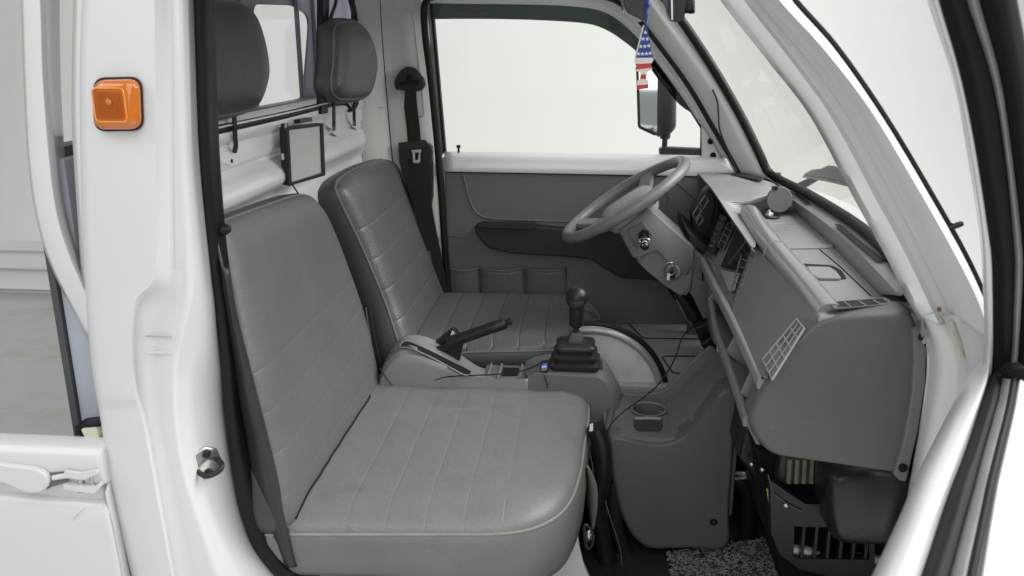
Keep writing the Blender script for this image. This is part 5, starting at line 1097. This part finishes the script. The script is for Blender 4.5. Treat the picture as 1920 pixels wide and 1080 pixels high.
sk = part('glass_marking', [prism([PP(a, b, PY(1438, 303, 1.12), (-.8, -.35, .45)) for a, b in ((x0, y0), (x0+5, y0+1), (x0+5, y0+2.2), (x0, y0+1.2))], (.0003, 0, 0)) for x0, y0 in ((1433, 299), (1433.5, 303), (1435, 308), (1436, 312))], BLACKM, truck)
# ================================================================== NEAR DOOR, OPEN, SEEN THROUGH ITS OWN WINDOW
nd = thing('cab_door', 'open white near door, its blurred black-sealed window frame crossing the right edge', 'door', (.60, -.1, .3))
dd = V((-.585, -.811, 0)).normalized(); outw = V((.811, -.585, 0))      # along the opened door, and out of its outer skin
def D(pts, d=0): return [PY(a, b, -.08-.26*(660-min(b, 660))/700+d) for a, b in pts]
MG = mat('dark_belt_metal', (.20, .20, .20), .4, var=.15, vscale=20)
L0 = [(1736, -40), (1738, 0), (1787, 150), (1812, 280), (1836, 435), (1842, 520), (1846, 640), (1840, 690)]
L1 = [(1748, -40), (1750, 0), (1795, 150), (1820, 280), (1843, 435), (1849, 520), (1853, 640), (1850, 700)]
L2 = [(1757, -40), (1760, 0), (1799, 135), (1829, 280), (1852, 430), (1860, 500), (1862, 660), (1858, 710)]
K1 = [(1785, -40), (1788, 0), (1826, 130), (1853, 280), (1876, 430), (1884, 500), (1882, 660), (1874, 720)]
K2 = [(1808, -40), (1812, 0), (1860, 150), (1885, 300), (1900, 450), (1902, 520), (1896, 660), (1886, 720)]
M1 = [(1820, -40), (1824, 0), (1868, 150), (1891, 300), (1908, 450), (1910, 520), (1904, 660), (1896, 720)]
M2 = [(1832, -40), (1836, 0), (1877, 150), (1899, 300), (1916, 450), (1918, 520), (1910, 660), (1904, 720)]
R1 = [(1870, -40), (1876, 0), (1905, 150), (1925, 300), (1940, 450), (1945, 520), (1935, 660), (1925, 720)]
R2 = [(1900, -40), (1908, 0), (1926, 100), (1955, 300), (1975, 450), (1985, 520), (1980, 660), (1970, 720)]
part('window_frame', net([D(L0, .02), D(L1, .0), D(L2, .0)], 40, across=4), WHITE_IN, nd, angle=80, solid=.003)
part('frame_seal', net([D(L2, .0), D(K1, -.012), D(K2, -.004)], 40, across=5), BLACKM, nd, angle=80, solid=.003)
part('frame_strip', net([D(K2, -.004), D(M1, -.010), D(M2, -.004)], 40, across=4), MG, nd, angle=80, solid=.002)
part('frame_seal', net([D(M2, -.004), D(R1, -.016), D(R2, .0)], 40, across=5), BLACKM, nd, angle=80, solid=.003)
def Z(pts, z): return [PZ(a, b, z) for a, b in pts]
S0 = [(1848, 636), (1836, 662), (1795, 740), (1762, 805), (1724, 880), (1688, 965), (1632, 1085), (1590, 1180)]
S1 = [(1852, 650), (1842, 684), (1803, 755), (1770, 822), (1734, 897), (1698, 985), (1646, 1100), (1606, 1200)]
S2 = [(1856, 676), (1848, 715), (1820, 785), (1792, 850), (1760, 930), (1726, 1010), (1684, 1120), (1650, 1220)]
S3 = [(1858, 695), (1842, 745), (1810, 840), (1785, 905), (1765, 960), (1742, 1030), (1722, 1090), (1690, 1200)]
S4 = [(1870, 695), (1858, 745), (1830, 840), (1806, 905), (1788, 970), (1768, 1030), (1750, 1090), (1734, 1200)]
S5 = [(1882, 690), (1872, 745), (1848, 830), (1828, 905), (1810, 970), (1794, 1030), (1778, 1090), (1756, 1200)]
SM = [(1896, 690), (1886, 755), (1864, 838), (1847, 905), (1832, 970), (1817, 1030), (1803, 1090), (1785, 1200)]
S6 = [(1912, 690), (1900, 765), (1882, 845), (1868, 905), (1856, 970), (1846, 1030), (1836, 1090), (1820, 1200)]
part('door_sill_bar', net([[p+V((0, 0, -.03))-outw*.004 for p in Z(S0, .652)], Z(S0, .652), Z(S1, .676), Z(S2, .685), Z(S3, .672), [p+V((0, 0, -.02)) for p in Z(S3, .672)]], 50, across=5), WHITE, nd, angle=80, solid=.003, off=-1)
part('belt_seal', net([Z(S3, .668), Z(S4, .680), Z(S5, .676)], 50, across=5), BLACKM, nd, angle=80, solid=.002, off=-1)
part('belt_strip', net([Z(S5, .676), Z(SM, .684), Z(S6, .678)], 50, across=4), MG, nd, angle=80, solid=.002, off=-1)
part('belt_lip', tube(resample(crom([a.lerp(b, .5) for a, b in zip(Z(SM, .686), Z(S6, .680))]), 50), .0035, 8), BLACKM, nd)
b6 = Z(S6, .680)
part('outer_skin', net([b6, [p+outw*.006+V((0, 0, .002)) for p in b6], [p+outw*.030+V((0, 0, -.03)) for p in b6], [p+outw*.060+V((0, 0, -.12)) for p in b6], [p+outw*.066+V((0, 0, -.4)) for p in b6]], 40, across=4), WHITE, nd, angle=80, solid=.003, off=-1)
part('frame_bracket', prism(rnd([PY(a, b, -.13) for a, b in ((1888, 700), (1900, 690), (1930, 690), (1935, 765), (1914, 768), (1900, 740))], .006), (0, .02, 0)), BLACKM, nd, bevel=.003)
for o in list(bpy.data.objects):
    if '_w' in o.keys(): del o['_w']
